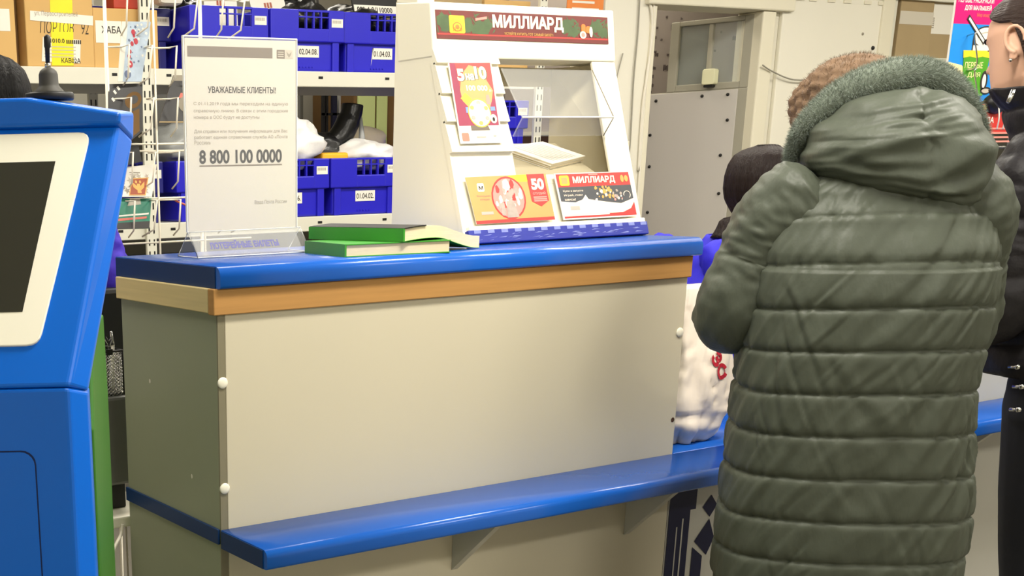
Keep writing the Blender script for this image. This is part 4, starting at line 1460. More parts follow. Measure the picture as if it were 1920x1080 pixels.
b.tube([(wr - 0.008, cA.y, cA.z), (wr - 0.008, cB.y, cB.z), (wr - 0.008, cC.y, cC.z)], 0.0014, GREY_INK, 6)
b.build('chute_edge', t)
# red header print
b = MB()
hx0, hx1 = on_frame(HM, 817, 45)[0], on_frame(HM, 1139, 57)[0]
hy0, hy1 = on_frame(HM, 817, 72)[1], on_frame(HM, 817, 18)[1]
HW, HH = hx1 - hx0, hy1 - hy0
def hu(u, v): return hx0 + HW * u, hy0 + HH * v
b.prism([hu(0, 0), hu(1, 0), hu(1, 1), hu(0, 1)], 0.0, 0.0016, MAROON, HM)
random.seed(5)
for u_, v_, r_ in ((.03, .62, .26), (.05, .40, .2), (.17, .5, .24), (.24, .42, .28), (.28, .55, .2), (.75, .6, .25), (.79, .4, .2), (.93, .6, .25), (.97, .42, .22)):
    x, y = hu(u_, v_)
    pts = [(min(hx1 - .002, max(hx0 + .002, x + HH * r_ * 1.5 * random.uniform(.6, 1.2) * math.cos(a))), min(hy1 - .002, max(hy0 + .002, y + HH * r_ * random.uniform(.6, 1.2) * math.sin(a)))) for a in [2 * PI * k / 16 for k in range(16)]]
    b.poly(pts, PINEG, HM, 0.00172 + u_ * 2e-5)
for u0, u1 in ((0.0, 0.08), (0.13, 0.33), (0.72, 0.83), (0.90, 1.0)):
    for k in range(42):
        u, v = random.uniform(u0, u1), random.uniform(.28, .9)
        x, y = hu(u, v)
        a = random.uniform(0, PI)
        l, wd = HH * random.uniform(.12, .22), HH * .035
        c, s_ = math.cos(a), math.sin(a)
        pts = [(x + c * l - s_ * wd * 0, y + s_ * l), (x - s_ * wd, y + c * wd), (x - c * l, y - s_ * l), (x + s_ * wd, y - c * wd)]
        if all(hx0 < p[0] < hx1 and hy0 < p[1] < hy1 for p in pts):
            b.poly(pts, PINEG, HM, 0.0018 + k * 1e-6)
b.poly([hu(.005, .0), hu(.995, .0), hu(.995, .14), hu(.005, .14)], MAROON, HM, 0.0020)
b.poly([hu(.005, .14), hu(.995, .14), hu(.995, .19), hu(.005, .19)], REDP, HM, 0.0020)
b.prism(rrect(*hu(.07, .20), *hu(.155, .82), HH * .06), 0.0016, 0.0024, YELLOWP, HM)
b.text('РУССКОЕ', *hu(.088, .62), HW * .05, HH * .09, GOLDP, HM, 0.0028, 0.02)
x, y = hu(.1125, .42)
for k in range(3):
    b.disc(x, y, HW * (.026 - .007 * k), HH * (.17 - .045 * k), [DORANGE, YELLOWP, DORANGE][k], HM, 0.0027 + k * 1e-4)
b.text('ЛОТО', *hu(.088, .27), HW * .05, HH * .13, DORANGE, HM, 0.0031, 0.03)
b.poly([hu(.215, .66), hu(.28, .74), hu(.28, .83), hu(.215, .75)], PINKP, HM, 0.0024)
b.text('МИЛЛИАРД', *hu(.31, .36), HW * .415, HH * .55, CREAMP, HM, 0.0026, 0.045)
b.text('УСПЕЙТЕ КУПИТЬ ТОТ САМЫЙ БИЛЕТ!', *hu(.375, .20), HW * .285, HH * .12, GOLDP, HM, 0.0026, 0.01)
x, y = hu(.855, .5)
b.prism(rrect(x - HW * .022, y - HH * .2, x + HW * .004, y + HH * .2, HH * .08), 0.0016, 0.0028, DORANGE, HM)
b.prism(rrect(x + HW * .006, y - HH * .13, x + HW * .036, y + HH * .13, HH * .08), 0.0016, 0.0027, DORANGE, HM)
b.disc(x - HW * .014, y - HH * .2, HW * .020, HH * .14, CREAMP, HM, 0.0031)
b.disc(x + HW * .036, y - HH * .08, HW * .010, HH * .2, CREAMP, HM, 0.0031)
b.disc(x - HW * .014, y - HH * .2, HW * .011, HH * .08, PINKP, HM, 0.0033)
b.build('header_print', t)
# blue post strip along the foot
b = MB()
random.seed(8)
b.prism([(DX0 + 0.004, 0.0), (DX1 + 0.004, 0.0), (DX1 + 0.004, 0.032), (DX0 + 0.004, 0.032)], 0.0, 0.014, POSTB, SM, 0.002)
n = 14
for k in range(n):
    x = DX0 + 0.006 + (DX1 - DX0) * k / n
    b.rect(x + 0.014, 0.023, x + 0.034, 0.031, POSTL, SM, 0.0145)
for k in range(46):
    x = random.uniform(DX0 + .01, DX1 - .03)
    y = random.uniform(.004, .018)
    b.poly([(x, y), (x + random.uniform(.01, .035), y + random.uniform(0, .003)), (x + random.uniform(.006, .03), y + .003)], POSTL, SM, 0.0143 + k * 1e-5)
b.build('foot_strip', t)

# leaflets on the stand
def leaflet(name, label, M, quad, lift, m, deco, cat, group=None, th=0.0016):
    q = [on_frame(M, *p, lift) for p in quad]
    cx = M @ Vector((sum(p[0] for p in q) / 4, sum(p[1] for p in q) / 4, lift))
    t = thing(name, label, cat, cx, 0, group)
    b = MB()
    b.prism(q, lift, lift + th, m, M)
    b.build('sheet', t)
    def uv(u, v):
        a = Vector(q[0]).lerp(Vector(q[1]), u)
        c = Vector(q[3]).lerp(Vector(q[2]), u)
        r = a.lerp(c, v)
        return r.x, r.y
    W = (Vector(q[1]) - Vector(q[0])).length
    H = (Vector(q[3]) - Vector(q[0])).length
    b = MB()
    deco(b, M, uv, W, H, lift + th)
    b.build('printed_picture', t)
    return t
def blob(cx, cy, r, n=14, j=0.25, sy=1.0):
    return [(cx + r * random.uniform(1 - j, 1 + j) * math.cos(2 * PI * k / n), cy + sy * r * random.uniform(1 - j, 1 + j) * math.sin(2 * PI * k / n)) for k in range(n)]
def d_five(b, M, uv, W, H, z):
    random.seed(2)
    b.poly([uv(.03, .22), uv(.97, .22), uv(.97, 1), uv(.03, 1)], PLUMP, M, z + 2e-4)
    b.poly([uv(.2, .6), uv(.97, .55), uv(.97, 1), uv(.15, 1)], REDP, M, z + 3e-4)
    b.poly(blob(*uv(.55, .66), W * .36, j=.12, sy=1.3), ORANGEP, M, z + 4e-4)
    b.text('5', *uv(.18, .77), W * .17, H * .155, PINEG, M, z + 5e-4, 0.05)
    b.text('на', *uv(.37, .78), W * .2, H * .085, PINEG, M, z + 5e-4, 0.05)
    b.text('10', *uv(.59, .79), W * .28, H * .165, PINEG, M, z + 5e-4, 0.05)
    b.text('5', *uv(.16, .775), W * .17, H * .155, CREAMP, M, z + 8e-4, 0.05)
    b.text('на', *uv(.35, .785), W * .2, H * .085, CREAMP, M, z + 8e-4, 0.05)
    b.text('10', *uv(.57, .795), W * .28, H * .165, CREAMP, M, z + 8e-4, 0.05)
    b.text('100 000', *uv(.33, .655), W * .5, H * .07, CREAMP, M, z + 6e-4, 0.04)
    b.text('р.', *uv(.86, .635), W * .06, H * .03, CREAMP, M, z + 6e-4, 0.02)
    b.poly([uv(.16, .56), uv(.30, .48), uv(.42, .55), uv(.28, .63)], YELLOWP, M, z + 6e-4)
    b.poly([uv(.24, .38), uv(.36, .38), uv(.36, .45), uv(.24, .45)], SKYP, M, z + 6e-4)
    b.poly([uv(.82, .40), uv(.93, .40), uv(.93, .45), uv(.82, .45)], SKYP, M, z + 6e-4)
    b.poly([uv(.74, .48), uv(.85, .48), uv(.83, .60), uv(.76, .60)], PINKP, M, z + 6e-4)
    x, y = uv(.55, .375)
    b.disc(x, y, W * .27, W * .27, YELLOWP, M, z + 7e-4)
    b.disc(x, y, W * .25, W * .25, CREAMP, M, z + 8e-4)
    for k in range(6):
        a = 2 * PI * k / 6 + .5
        b.disc(x + W * .19 * math.cos(a), y + W * .19 * math.sin(a), W * .05, W * .04, [GOLDP, SILVERP][k % 2], M, z + 9e-4, 10)
    b.disc(x, y + W * .05, W * .13, W * .12, PAPER, M, z + 1e-3)
    x, y = uv(.86, .30)
    b.disc(x, y, W * .08, W * .085, CREAMP, M, z + 8e-4)
    b.disc(x, y - W * .01, W * .03, W * .04, INK, M, z + 9e-4)
    b.poly([uv(.30, .16), uv(.74, .16), uv(.70, .22), uv(.30, .22)], BAR_INK, M, z + 6e-4)
    b.prism(rrect(*uv(.06, .03), *uv(.22, .13), W * .02), z, z + 5e-4, CORAL, M)
    b.rect(*uv(.40, .07), *uv(.62, .085), PALE_INK, M, z + 6e-4)
    b.text('18+', *uv(.80, .075), W * .08, H * .022, GREY_INK, M, z + 6e-4)
leaflet('lottery_leaflet', 'tall red lottery leaflet clipped on the left slats of the display stand', SM, [(863, 270), (942, 268), (920, 118), (839, 119)], 0.014, PAPER, d_five, 'leaflet')
def d_fifty(b, M, uv, W, H, z):
    random.seed(4)
    b.poly([uv(0, .06), uv(1, .06), uv(1, 1), uv(0, 1)], ORANGEP, M, z + 2e-4)
    b.poly([uv(0, 0), uv(1, 0), uv(1, .07), uv(0, .07)], REDP, M, z + 3e-4)
    b.poly([uv(.55, .85), uv(.76, .85), uv(.76, 1), uv(.52, 1)], YELLOWP, M, z + 3e-4)
    x, y = uv(.47, .52)
    b.disc(x, y, W * .215, H * .46, REDP, M, z + 4e-4)
    b.disc(x, y, W * .195, H * .42, PINKP, M, z + 5e-4)
    for k in range(40):
        a, r = random.uniform(0, 2 * PI), random.uniform(.1, .9)
        px_, py_ = x + W * .19 * r * math.cos(a), y + H * .4 * r * math.sin(a)
        b.poly(blob(px_, py_, W * random.uniform(.012, .03), 8, sy=1.6), random.choice([SILVERP, CREAMP, REDP, CREAMP, SILVERP]), M, z + 6e-4 + k * 5e-6)
    b.poly(blob(*uv(.47, .8), W * .05, 10), CREAMP, M, z + 9e-4)
    b.poly([uv(.40, .1), uv(.55, .1), uv(.52, .45), uv(.43, .45)], SILVERP, M, z + 9.5e-4)
    b.poly([uv(.75, .42), uv(.86, .30), uv(.97, .42), uv(.97, 1), uv(.75, 1)], REDP, M, z + 8e-4)
    b.text('50', *uv(.78, .66), W * .165, H * .25, CREAMP, M, z + 1e-3, 0.05)
    b.text('СТУДИЙ', *uv(.78, .55), W * .165, H * .07, PINKP, M, z + 1e-3, 0.03)
    for k in range(3):
        b.rect(*uv(.78, .41 + .04 * k), *uv(.95, .435 + .04 * k), PINKP, M, z + 1e-3)
    b.prism(rrect(*uv(.11, .68), *uv(.20, .86), W * .015), z, z + 6e-4, CREAMP, M)
    b.text('М', *uv(.13, .72), W * .05, H * .08, INK, M, z + 9e-4, 0.02)
    b.text('Жилищная', *uv(.08, .56), W * .17, H * .05, GREY_INK, M, z + 6e-4)
    b.text('лотерея', *uv(.11, .48), W * .12, H * .05, GREY_INK, M, z + 6e-4)
    b.rect(*uv(.09, .19), *uv(.24, .25), PALE_INK, M, z + 6e-4)
leaflet('lottery_ticket', 'orange lottery ticket with a red number 50 in the lower left pocket of the display', SM, [(893, 421), (1040, 412), (1022, 326), (871, 333)], 0.010, PAPER, d_fifty, 'ticket', 'lottery tickets in the display pockets')
def d_mill(b, M, uv, W, H, z):
    random.seed(6)
    b.poly([uv(.02, .7), uv(.98, .7), uv(.98, .98), uv(.02, .98)], REDP, M, z + 2e-4)
    b.poly([uv(.02, .4), uv(.98, .22), uv(.98, .7), uv(.02, .7)], NIGHTP, M, z + 3e-4)
    b.poly([uv(.02, .4), uv(.12, .32), uv(.3, .42), uv(.35, .52), uv(.38, .42), uv(.6, .35), uv(.8, .3), uv(.98, .40), uv(.98, .1), uv(.02, .1)], CREAMP, M, z + 4e-4)
    b.poly([uv(.02, .03), uv(.98, .03), uv(.98, .07), uv(.02, .07)], REDP, M, z + 4e-4)
    b.poly([uv(.62, .03), uv(.98, .03), uv(.98, .32), uv(.92, .18), uv(.80, .10), uv(.62, .10)], REDP, M, z + 5e-4)
    for k in range(26):
        u = random.uniform(.46, .72)
        v = random.uniform(.38, .68)
        b.poly(blob(*uv(u, v), W * random.uniform(.008, .022), 8), random.choice([GOLDP, GOLDP, CREAMP]), M, z + 6e-4 + k * 5e-6)
    for k in range(16):
        b.poly(blob(*uv(random.uniform(.72, .84), random.uniform(.36, .62)), W * random.uniform(.006, .016), 8), random.choice([PINKP, CREAMP, SILVERP]), M, z + 6e-4 + k * 5e-6)
    x, y = uv(.90, .48)
    b.tube([(x + W * .045 * math.cos(a), y + H * .08 * math.sin(a), z + 6e-4) for a in [k * .5 - 1 for k in range(10)]], 0.0012, CREAMP, 6, M=M)
    b.prism(rrect(*uv(.05, .73), *uv(.18, .95), W * .02), z, z + 6e-4, YELLOWP, M)
    b.prism(rrect(*uv(.075, .77), *uv(.155, .91), W * .01), z, z + 8e-4, ORANGEP, M)
    b.text('МИЛЛИАРД', *uv(.22, .75), W * .56, H * .17, CREAMP, M, z + 9e-4, 0.04)
    b.rect(*uv(.44, .94), *uv(.56, .965), PINKP, M, z + 9e-4)
    x, y = uv(.9, .84)
    b.disc(x - W * .025, y, W * .024, H * .08, GOLDP, M, z + 8e-4)
    b.disc(x + W * .03, y, W * .026, H * .07, GOLDP, M, z + 9e-4)
    for k, s_ in enumerate(('Купи в августе', 'Играй, лови', 'шансы!')):
        b.text(s_, *uv(.07, .585 - .09 * k), W * (.26, .24, .14)[k], H * .05, CREAMP, M, z + 8e-4, 0.01)
    b.rect(*uv(.12, .2), *uv(.24, .28), PALE_INK, M, z + 8e-4)
leaflet('lottery_ticket', 'red and dark lottery ticket with big white word in the lower right pocket', SM, [(1056, 413), (1196, 405), (1179, 321), (1037, 326)], 0.011, PAPER, d_mill, 'ticket', 'lottery tickets in the display pockets')
# angled inner wall and the slips on their sloping tray inside the window
b = MB()
ib = at(0.42, 1032, 220).x
zt2 = 1.70
yb_, yt_ = A0.x + (zi - A0.y) * .138 / .422 + .012, A0.x + (zt2 - A0.y) * .138 / .422 + .012
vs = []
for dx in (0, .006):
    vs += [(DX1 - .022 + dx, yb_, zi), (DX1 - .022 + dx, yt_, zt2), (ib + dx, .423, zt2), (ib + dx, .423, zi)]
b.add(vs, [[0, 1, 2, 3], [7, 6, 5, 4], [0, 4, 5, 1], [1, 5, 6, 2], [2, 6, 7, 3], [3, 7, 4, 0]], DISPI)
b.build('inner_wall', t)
TA, TB = Vector((0.205, zi + 0.004)), Vector((0.385, zi + 0.095))
TM = frame((0, TA.x, TA.y), (1, 0, 0), (0, TB.x - TA.x, TB.y - TA.y))
b = MB()
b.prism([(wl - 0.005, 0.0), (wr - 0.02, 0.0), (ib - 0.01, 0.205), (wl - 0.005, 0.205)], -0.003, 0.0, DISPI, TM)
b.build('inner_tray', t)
b = MB()
q = [on_frame(TM, *p) for p in ((1030, 319), (1092, 304), (1012, 277), (940, 288))]
qc = Vector((sum(p[0] for p in q) / 4, sum(p[1] for p in q) / 4))
for k in range(7):
    j_ = Vector((random.uniform(-.002, .002), random.uniform(-.002, .002)))
    b.prism([tuple(Vector(p) + j_) for p in q], 0.0005 + .0025 * k, 0.0005 + .0025 * k + .0022, PAPER if k % 2 == 0 else PAGES, TM)
for k in range(8):
    u_ = .12 + k * .1
    p_ = Vector(q[0]).lerp(Vector(q[1]), u_).lerp(qc, .12)
    r_ = Vector(q[3]).lerp(Vector(q[2]), u_).lerp(qc, .12)
    d_ = (r_ - p_).normalized()
    n2 = Vector((-d_.y, d_.x)) * .001
    b.poly([tuple(p_ - n2), tuple(r_ - n2), tuple(r_ + n2), tuple(p_ + n2)], PALE_INK, TM, .0185)
tag(b.build('ticket_stack'), 'stack of printed cream paper slips inside the display window', 'papers')
b = MB()
p = at(0.30, 1165, 470)
b.ball((1.345, 0.30, CT + 0.012), (0.018, 0.02, 0.012), PAPER, lump=.3)
b.ball((1.315, 0.40, CT + 0.012), (0.012, 0.02, 0.012), PAPER, lump=.3)
tag(b.build('paper_scrap'), 'white crumpled paper behind the right end of the display stand', 'paper')
# orange leaflets standing on top of the cartons/display
b = MB()
p0, p1 = at(2.60, 1062, 12), at(2.60, 1130, 14)
b.box((p0.x, 2.595, 2.05), (p1.x, 2.60, 2.27), DORANGE, 0.001)
wf = wall_frame((0, 2.594, 0))
b.rect(p0.x + .03, 2.17, p1.x - .03, 2.18, PAPER, wf)
b.rect(p0.x + .03, 2.20, p1.x - .06, 2.21, PAPER, wf)
tag(b.build('folder'), 'orange printed folder on the upper shelf above the display stand', 'folder')

# ------------------------------------------------------------------ white carrier bag on the ledge
t = thing('carrier_bag', 'white plastic carrier bag with red letters on the blue ledge', 'bag', (1.45, 0.10, 0.75))
b = MB()
def bagf(u, v):
    th = 2 * PI * u
    wx = [0.135, 0.15, 0.155, 0.15, 0.14, 0.12, 0.095, 0.08][min(7, int(v * 7.999))]
    i = v * 7
    k = int(min(6, i))
    f_ = i - k
    W_ = [0.10, 0.135, 0.145, 0.14, 0.132, 0.120, 0.105, 0.085]
    D_ = [0.08, 0.10, 0.10, 0.095, 0.085, 0.07, 0.055, 0.035]
    wx = W_[k] * (1 - f_) + W_[k + 1] * f_
    dy = D_[k] * (1 - f_) + D_[k + 1] * f_
    z = 0.752 + 0.40 * v
    x, y = wx * math.cos(th), dy * math.sin(th)
    q = Vector((math.cos(th) * 1.7, math.sin(th) * 1.7, z * 3.2 + x * 5))
    n_ = noise.noise(q * 1.5) * 0.026 + noise.noise(q * 4 + Vector((3, 1, 2))) * 0.010 - 0.012 * math.exp(-(noise.noise(q * 2.2 + Vector((7, 3, 1))) / .1) ** 2)
    fold = 0.010 * math.sin(9 * th + 14 * v * math.sin(th * 2))
    if v < 0.22:
        fold += 0.012 * math.sin(z * 90 + 2 * math.cos(th))
    k2 = 1 + (n_ + fold * 0.6) / max(.05, wx)
    return Vector((1.462 + x * k2 + 0.03 * v, 0.125 + y * k2, z))
b.grid(72, 60, bagf, BAGM, closed_u=True, cap=True)
b.build('body', t)
b = MB()
BM_ = frame((at(0.03, 1346, 686).x, 0.018, at(0.03, 1346, 686).z), (0.45, 0, -0.9), (0.9, 0, 0.45))
b.text('ЗО', -0.03, -0.010, 0.075, 0.042, BERRY, BM_, 0.0, 0.05)
# drape the lettering on the bag
for i, p in enumerate(b.v):
    best = None
    v_ = min(1, max(0, (p.z - 0.752) / 0.40))
    for k in range(64):
        q = bagf(0.5 + 0.5 * k / 63, v_)
        d_ = abs(q.x - p.x)
        if best is None or d_ < best[0]:
            best = (d_, q.y)
    b.v[i] = Vector((p.x, best[1] - 0.0025, p.z))
b.build('lettering', t)
# small things on the operator's desk seen past the counter end
b = MB()
b.box((1.62, 0.42, 0.75), (1.66, 0.52, 1.20), WHITEP, 0.004)
b.box((1.60, 0.40, 1.06), (1.64, 0.50, 1.09), CARTON2, 0.003)
tag(b.build('document_tray'), 'white upright tray on the desk just past the counter end', 'tray')

# ------------------------------------------------------------------ colouring book on a wire stand, right
BY = 0.16
t = thing('colouring_book', 'magenta and blue colouring book standing in front of the right shelves', 'book', at(BY, 1830, 200))
p00, p10, p11, p01 = at(BY, 1773, 165), at(BY, 1926, 165), at(BY, 1947, -30), at(BY, 1793, -30)
CMt = frame(p00, p10 - p00, (0, 0, 1))
q = [tuple((CMt.inverted() @ p)[:2]) for p in (p00, p10, p11, p01)]
x0 = 0.0
W = (p10 - p00).length
def C_(px, py):
    p = CMt.inverted() @ at(BY, px, py)
    return p.x, p.y
top = C_(1793, -36)[1]
bot = C_(1765, 192)[1]
b = MB()
b.prism([(-0.004, bot), (W, bot), (W, top), (-0.004, top)], -0.006, 0, PAPER, CMt)
b.build('page_block', t)
b = MB()
b.rect(-0.004, C_(1785, 44)[1], W, top, MAGENTA, CMt, 0.0005)
b.rect(-0.004, bot, W, C_(1785, 44)[1], AZURE, CMt, 0.0005)
xx, yy = C_(1790, 150)
b.poly([(-0.004, bot), (0.16, bot), (0.13, C_(1780, 150)[1]), (0.06, C_(1780, 122)[1]), (-0.004, C_(1780, 116)[1])], LEMON, CMt, 0.0008)
xx, yy = C_(1793, 144)
b.poly([(xx - .018, yy + .014), (xx - .010, yy - .014), (xx + .012, yy - .014), (xx + .018, yy + .014)], GOLDP, CMt, 0.001)
x_, y_ = C_(1800, 3)
b.text('ПЕРВЫЕ РАСКРАСКИ', C_(1797, 3)[0], C_(1797, 4)[1], 0.165, 0.017, PAPER, CMt, 0.001, 0.02)
b.text('ДЛЯ МАЛЫШЕЙ', C_(1808, 20)[0], C_(1808, 20)[1], 0.125, 0.018, PAPER, CMt, 0.001, 0.03)
b.text('Мир вокруг', C_(1831, 33)[0], C_(1831, 33)[1], 0.07, 0.012, CORAL, CMt, 0.001, 0.01)
# paint tub with a brush
tx, ty = C_(1848, 70)
b.disc(tx, ty, 0.060, 0.030, INK, CMt, 0.0010)
b.rect(tx - 0.060, ty - 0.055, tx + 0.060, ty, INK, CMt, 0.0010)
b.disc(tx, ty, 0.055, 0.026, PAPER, CMt, 0.0014)
b.rect(tx - 0.055, ty - 0.055, tx + 0.055, ty - 0.022, PAPER, CMt, 0.0012)
b.disc(tx + .004, ty - .003, 0.042, 0.018, PALE_INK, CMt, 0.0016)
b.disc(tx + .004, ty - .005, 0.040, 0.016, PAPER, CMt, 0.0018)
bx_, by_ = C_(1816, 34)
cx_, cy_ = C_(1843, 78)
dv = Vector((cx_ - bx_, cy_ - by_)).normalized()
nv = Vector((-dv.y, dv.x))
for wd, m_, z_, ex in ((.0075, INK, .0022, .006), (.0038, PAPER, .0026, 0)):
    b.poly([(bx_ + nv.x * wd - dv.x * ex, by_ + nv.y * wd - dv.y * ex), (bx_ - nv.x * wd - dv.x * ex, by_ - nv.y * wd - dv.y * ex), (cx_ - nv.x * wd + dv.x * ex, cy_ - nv.y * wd + dv.y * ex), (cx_ + nv.x * wd + dv.x * ex, cy_ + nv.y * wd + dv.y * ex)], m_, CMt, z_)
gx0, gy1 = C_(1806, 100)
b.poly([(gx0, gy1), (gx0 + .016, gy1 - .085 - .03), (gx0 + .115, gy1 - .115), (gx0 + .125, gy1 - .005)], GRASS, CMt, 0.0020)
b.poly([(gx0 - .004, gy1 + .008), (gx0, gy1 - .012), (gx0 + .03, gy1 - .008), (gx0 + .06, gy1 - .012), (gx0 + .09, gy1 - .008), (gx0 + .125, gy1 - .012), (gx0 + .127, gy1 + .008)], YELLOWP, CMt, 0.0024)
b.rect(gx0 + .016, bot, gx0 + .075, gy1 - .115, YELLOWP, CMt, 0.0020)
b.text('ПЕРВЫЕ', gx0 + .012, gy1 - .040, .085, .017, LEMON, CMt, 0.0026, 0.01)
b.text('ДЛЯ', gx0 + .03, gy1 - .066, .06, .015, LEMON, CMt, 0.0026, 0.01)
ox, oy = C_(1843, 152)
b.disc(ox, oy, .017, .028, INK, CMt, 0.0028)
b.disc(ox, oy, .009, .019, PAPER, CMt, 0.0030)
b.disc(ox + .014, oy - .026, .026, .010, INK, CMt, 0.0028)
b.disc(ox + .014, oy - .027, .019, .006, PALE_INK, CMt, 0.0030)
b.build('printed_cover', t)
t = thing('wire_stand', 'wire display stand holding the colouring book and magazines', 'display stand', at(BY + .05, 1840, 380))
b = MB()
zt_ = 1.24
for px in (1790, 1850, 1910):
    p = at(BY + .012, px, 140)
    b.tube([(p.x, BY + .012, zt_), (p.x, BY + .012, 1.92)], 0.003, CHROME, 6)
for z in (1.30, 1.48, 1.62, 1.88):
    b.tube([(at(BY, 1780, 140).x, BY + .012, z), (at(BY, 1925, 140).x, BY + .012, z)], 0.003, CHROME, 6)
b.build('frame', t)
for px, py in ((1827, 62), (1827, 130)):
    b = MB()
    p, q_ = at(BY - .03, px, py), at(BY - .03, px + 4, py + 60)
    b.tube(smooth_pts([(p.x + .02, BY + .01, p.z - .005), (p.x + .006, BY - .03, p.z), (p.x, BY - .032, p.z - .01), (q_.x, BY - .03, q_.z), (q_.x, BY + .01, q_.z - .012)]), 0.0022, CHROME, 6)
    b.build('hook', t)
b = MB()
a_, c_ = at(BY - .03, 1832, 182), at(BY - .03, 1882, 250)
b.box((a_.x, BY - .05, c_.z), (c_.x + .06, BY - .03, a_.z - .02), REDP, 0.002)
wf = wall_frame((0, BY - .0512, 0))
b.rect(a_.x, a_.z - .035, c_.x + .06, a_.z - .022, YELLOWP, wf)
b.text('ЕДА', a_.x + .012, a_.z - .075, .05, .02, PAPER, wf, 0, .03)
for k in range(4):
    b.rect(a_.x + .01, a_.z - .09 - .012 * k, c_.x + .03, a_.z - .085 - .012 * k, PINKP, wf)
tag(b.build('magazine'), 'red magazine in the wire stand below the colouring book', 'magazine')
b = MB()
p = at(BY - .05, 1862, 192)
b.ball((p.x + .01, BY - .055, p.z), (.05, .02, .026), BLACK, lump=.4, freq=4, seed=2)
for k in range(4):
    b.tube(smooth_pts([(p.x - .03 + .025 * k, BY - .08, p.z + .01), (p.x - .02 + .03 * k, BY - .085, p.z - .04), (p.x - .005 + .028 * k, BY - .075, p.z - .075)]), .002, PAPER, 5)
tag(b.build('cord_bundle'), 'black bundle with white cords hanging in front of the red magazine', 'cord')

# ------------------------------------------------------------------ shelf of cartons on the far right
t = thing('shelving_unit', 'grey shelf with cartons between the white sheet and the colouring book', 'shelving', (6.6, 2.9, 0))
for z in (2.01, 1.35, 0.6):
    b = MB()
    b.box((5.80, 2.60, z - 0.07), (8.2, 3.2, z), SHELFM, 0.004)
    b.build('shelf', t)
for x in (5.79, 8.2):
    b = MB()
    b.box((x, 2.62, 0), (x + .04, 3.2, 2.7), SHELFM, 0.003)
    b.build('side_frame', t)
def deco_tape(b, wf):
    p, q_ = at(2.6, 1693, 44), at(2.6, 1744, 22)
    b.rect(5.86, p.z, 6.16, q_.z, TAPEW, wf)
carton('carton', 'brown carton with a wide pale tape on the right shelf', 5.86, 6.16, 2.42, 2.62, 3.0, CARTON2, deco_tape, 2.01)
def deco_lab(b, wf):
    p, q_ = at(2.6, 1752, 62), at(2.6, 1800, 8)
    b.rect(p.x, p.z, q_.x, q_.z, PAPER, wf)
    for k in range(6):
        b.rect(p.x + .01, p.z + .03 + .01 * k, p.x + .03, p.z + .036 + .01 * k, GREY_INK, wf, 0.0005)
carton('carton', 'brown carton with a bluish white label on the right shelf', 6.165, 6.62, 2.40, 2.63, 3.0, CARTON2, deco_lab, 2.01)
b = MB()
b.box((5.9, 2.75, 1.35), (7.4, 3.1, 1.88), DGREYCAB, 0.01)
tag(b.build('storage_box'), 'dark grey box under the right shelf, above the fur hood', 'box')
# ------------------------------------------------------------------ people
HEADP = [(-.118, .012, .062, .040), (-.112, .030, .078, .022), (-.095, .047, .090, -.012), (-.075, .055, .093, -.038), (-.055, .060, .094, -.058), (-.030, .066, .093, -.078),
         (0, .071, .092, -.092), (.030, .075, .094, -.100), (.060, .073, .089, -.098), (.085, .062, .070, -.083), (.103, .044, .042, -.058), (.114, .024, .012, -.032), (.118, .006, -.004, -.016)]
def lerp_prof(z):
    P = HEADP
    if z <= P[0][0]: return P[0][1:]
    for a, c in zip(P, P[1:]):
        if z <= c[0]:
            t = (z - a[0]) / (c[0] - a[0])
            return tuple(a[i] * (1 - t) + c[i] * t for i in (1, 2, 3))
    return P[-1][1:]
def head_pt(th, z, off=0.0):
    """th 0 = face, turning towards the right ear"""
    w_, f_, bk = lerp_prof(z)
    cy = (f_ + bk) / 2
    ry = (f_ - bk) / 2
    c, s_ = math.cos(th), math.sin(th)
    e = 2 / 2.25
    x = (w_ + off) * abs(s_) ** e * (1 if s_ > 0 else -1)
    y = cy + (ry + off) * abs(c) ** e * (1 if c > 0 else -1)
    if off == 0 and c > 0:
        a = abs(math.atan2(s_, c))
        y += .024 * math.exp(-((z + .030) / .015) ** 2) * math.exp(-(a / .15) ** 2)
        y += .013 * math.exp(-((z + .005) / .022) ** 2) * math.exp(-(a / .10) ** 2)
        y -= .009 * math.exp(-((z - .002) / .012) ** 2) * math.exp(-((a - .42) / .16) ** 2)
        y += .005 * math.exp(-((z - .026) / .010) ** 2) * math.exp(-((a - .38) / .25) ** 2)
        y += .007 * math.exp(-((z + .062) / .007) ** 2) * math.exp(-(a / .28) ** 2)
        y += .007 * math.exp(-((z + .075) / .007) ** 2) * math.exp(-(a / .25) ** 2)
        y -= .006 * math.exp(-((z + .0685) / .003) ** 2) * math.exp(-(a / .28) ** 2)
        y += .006 * math.exp(-((z + .100) / .012) ** 2) * math.exp(-(a / .3) ** 2)
    return Vector((x, y, z))
def head_geo(b, M, m):
    b.grid(72, 60, lambda u, v: head_pt(2 * PI * u, -.118 + .236 * v), m, closed_u=True, cap=True, M=M)
    for s_ in (-1, 1):           # ears
        E_ = M @ Matrix.Translation((s_ * .073, -.008, -.004)) @ Matrix.Rotation(s_ * -.35, 4, 'Z') @ Matrix.Rotation(-.15, 4, 'X')
        b.ball((-s_ * .004, -.002, 0), (.008, .015, .029), m, M=E_, seg=14)
        ring_ = [(s_ * (.008 + .004 * (1 - math.cos(a)) / 2), -.006 + .019 * math.cos(a), .006 + .028 * math.sin(a)) for a in [(-80 + k * 22) * PI / 180 for k in range(14)]]
        b.tube(ring_, .0048, m, 8, M=E_)
        b.ball((s_ * .004, .006, -.027), (.007, .009, .010), m, M=E_, seg=10)
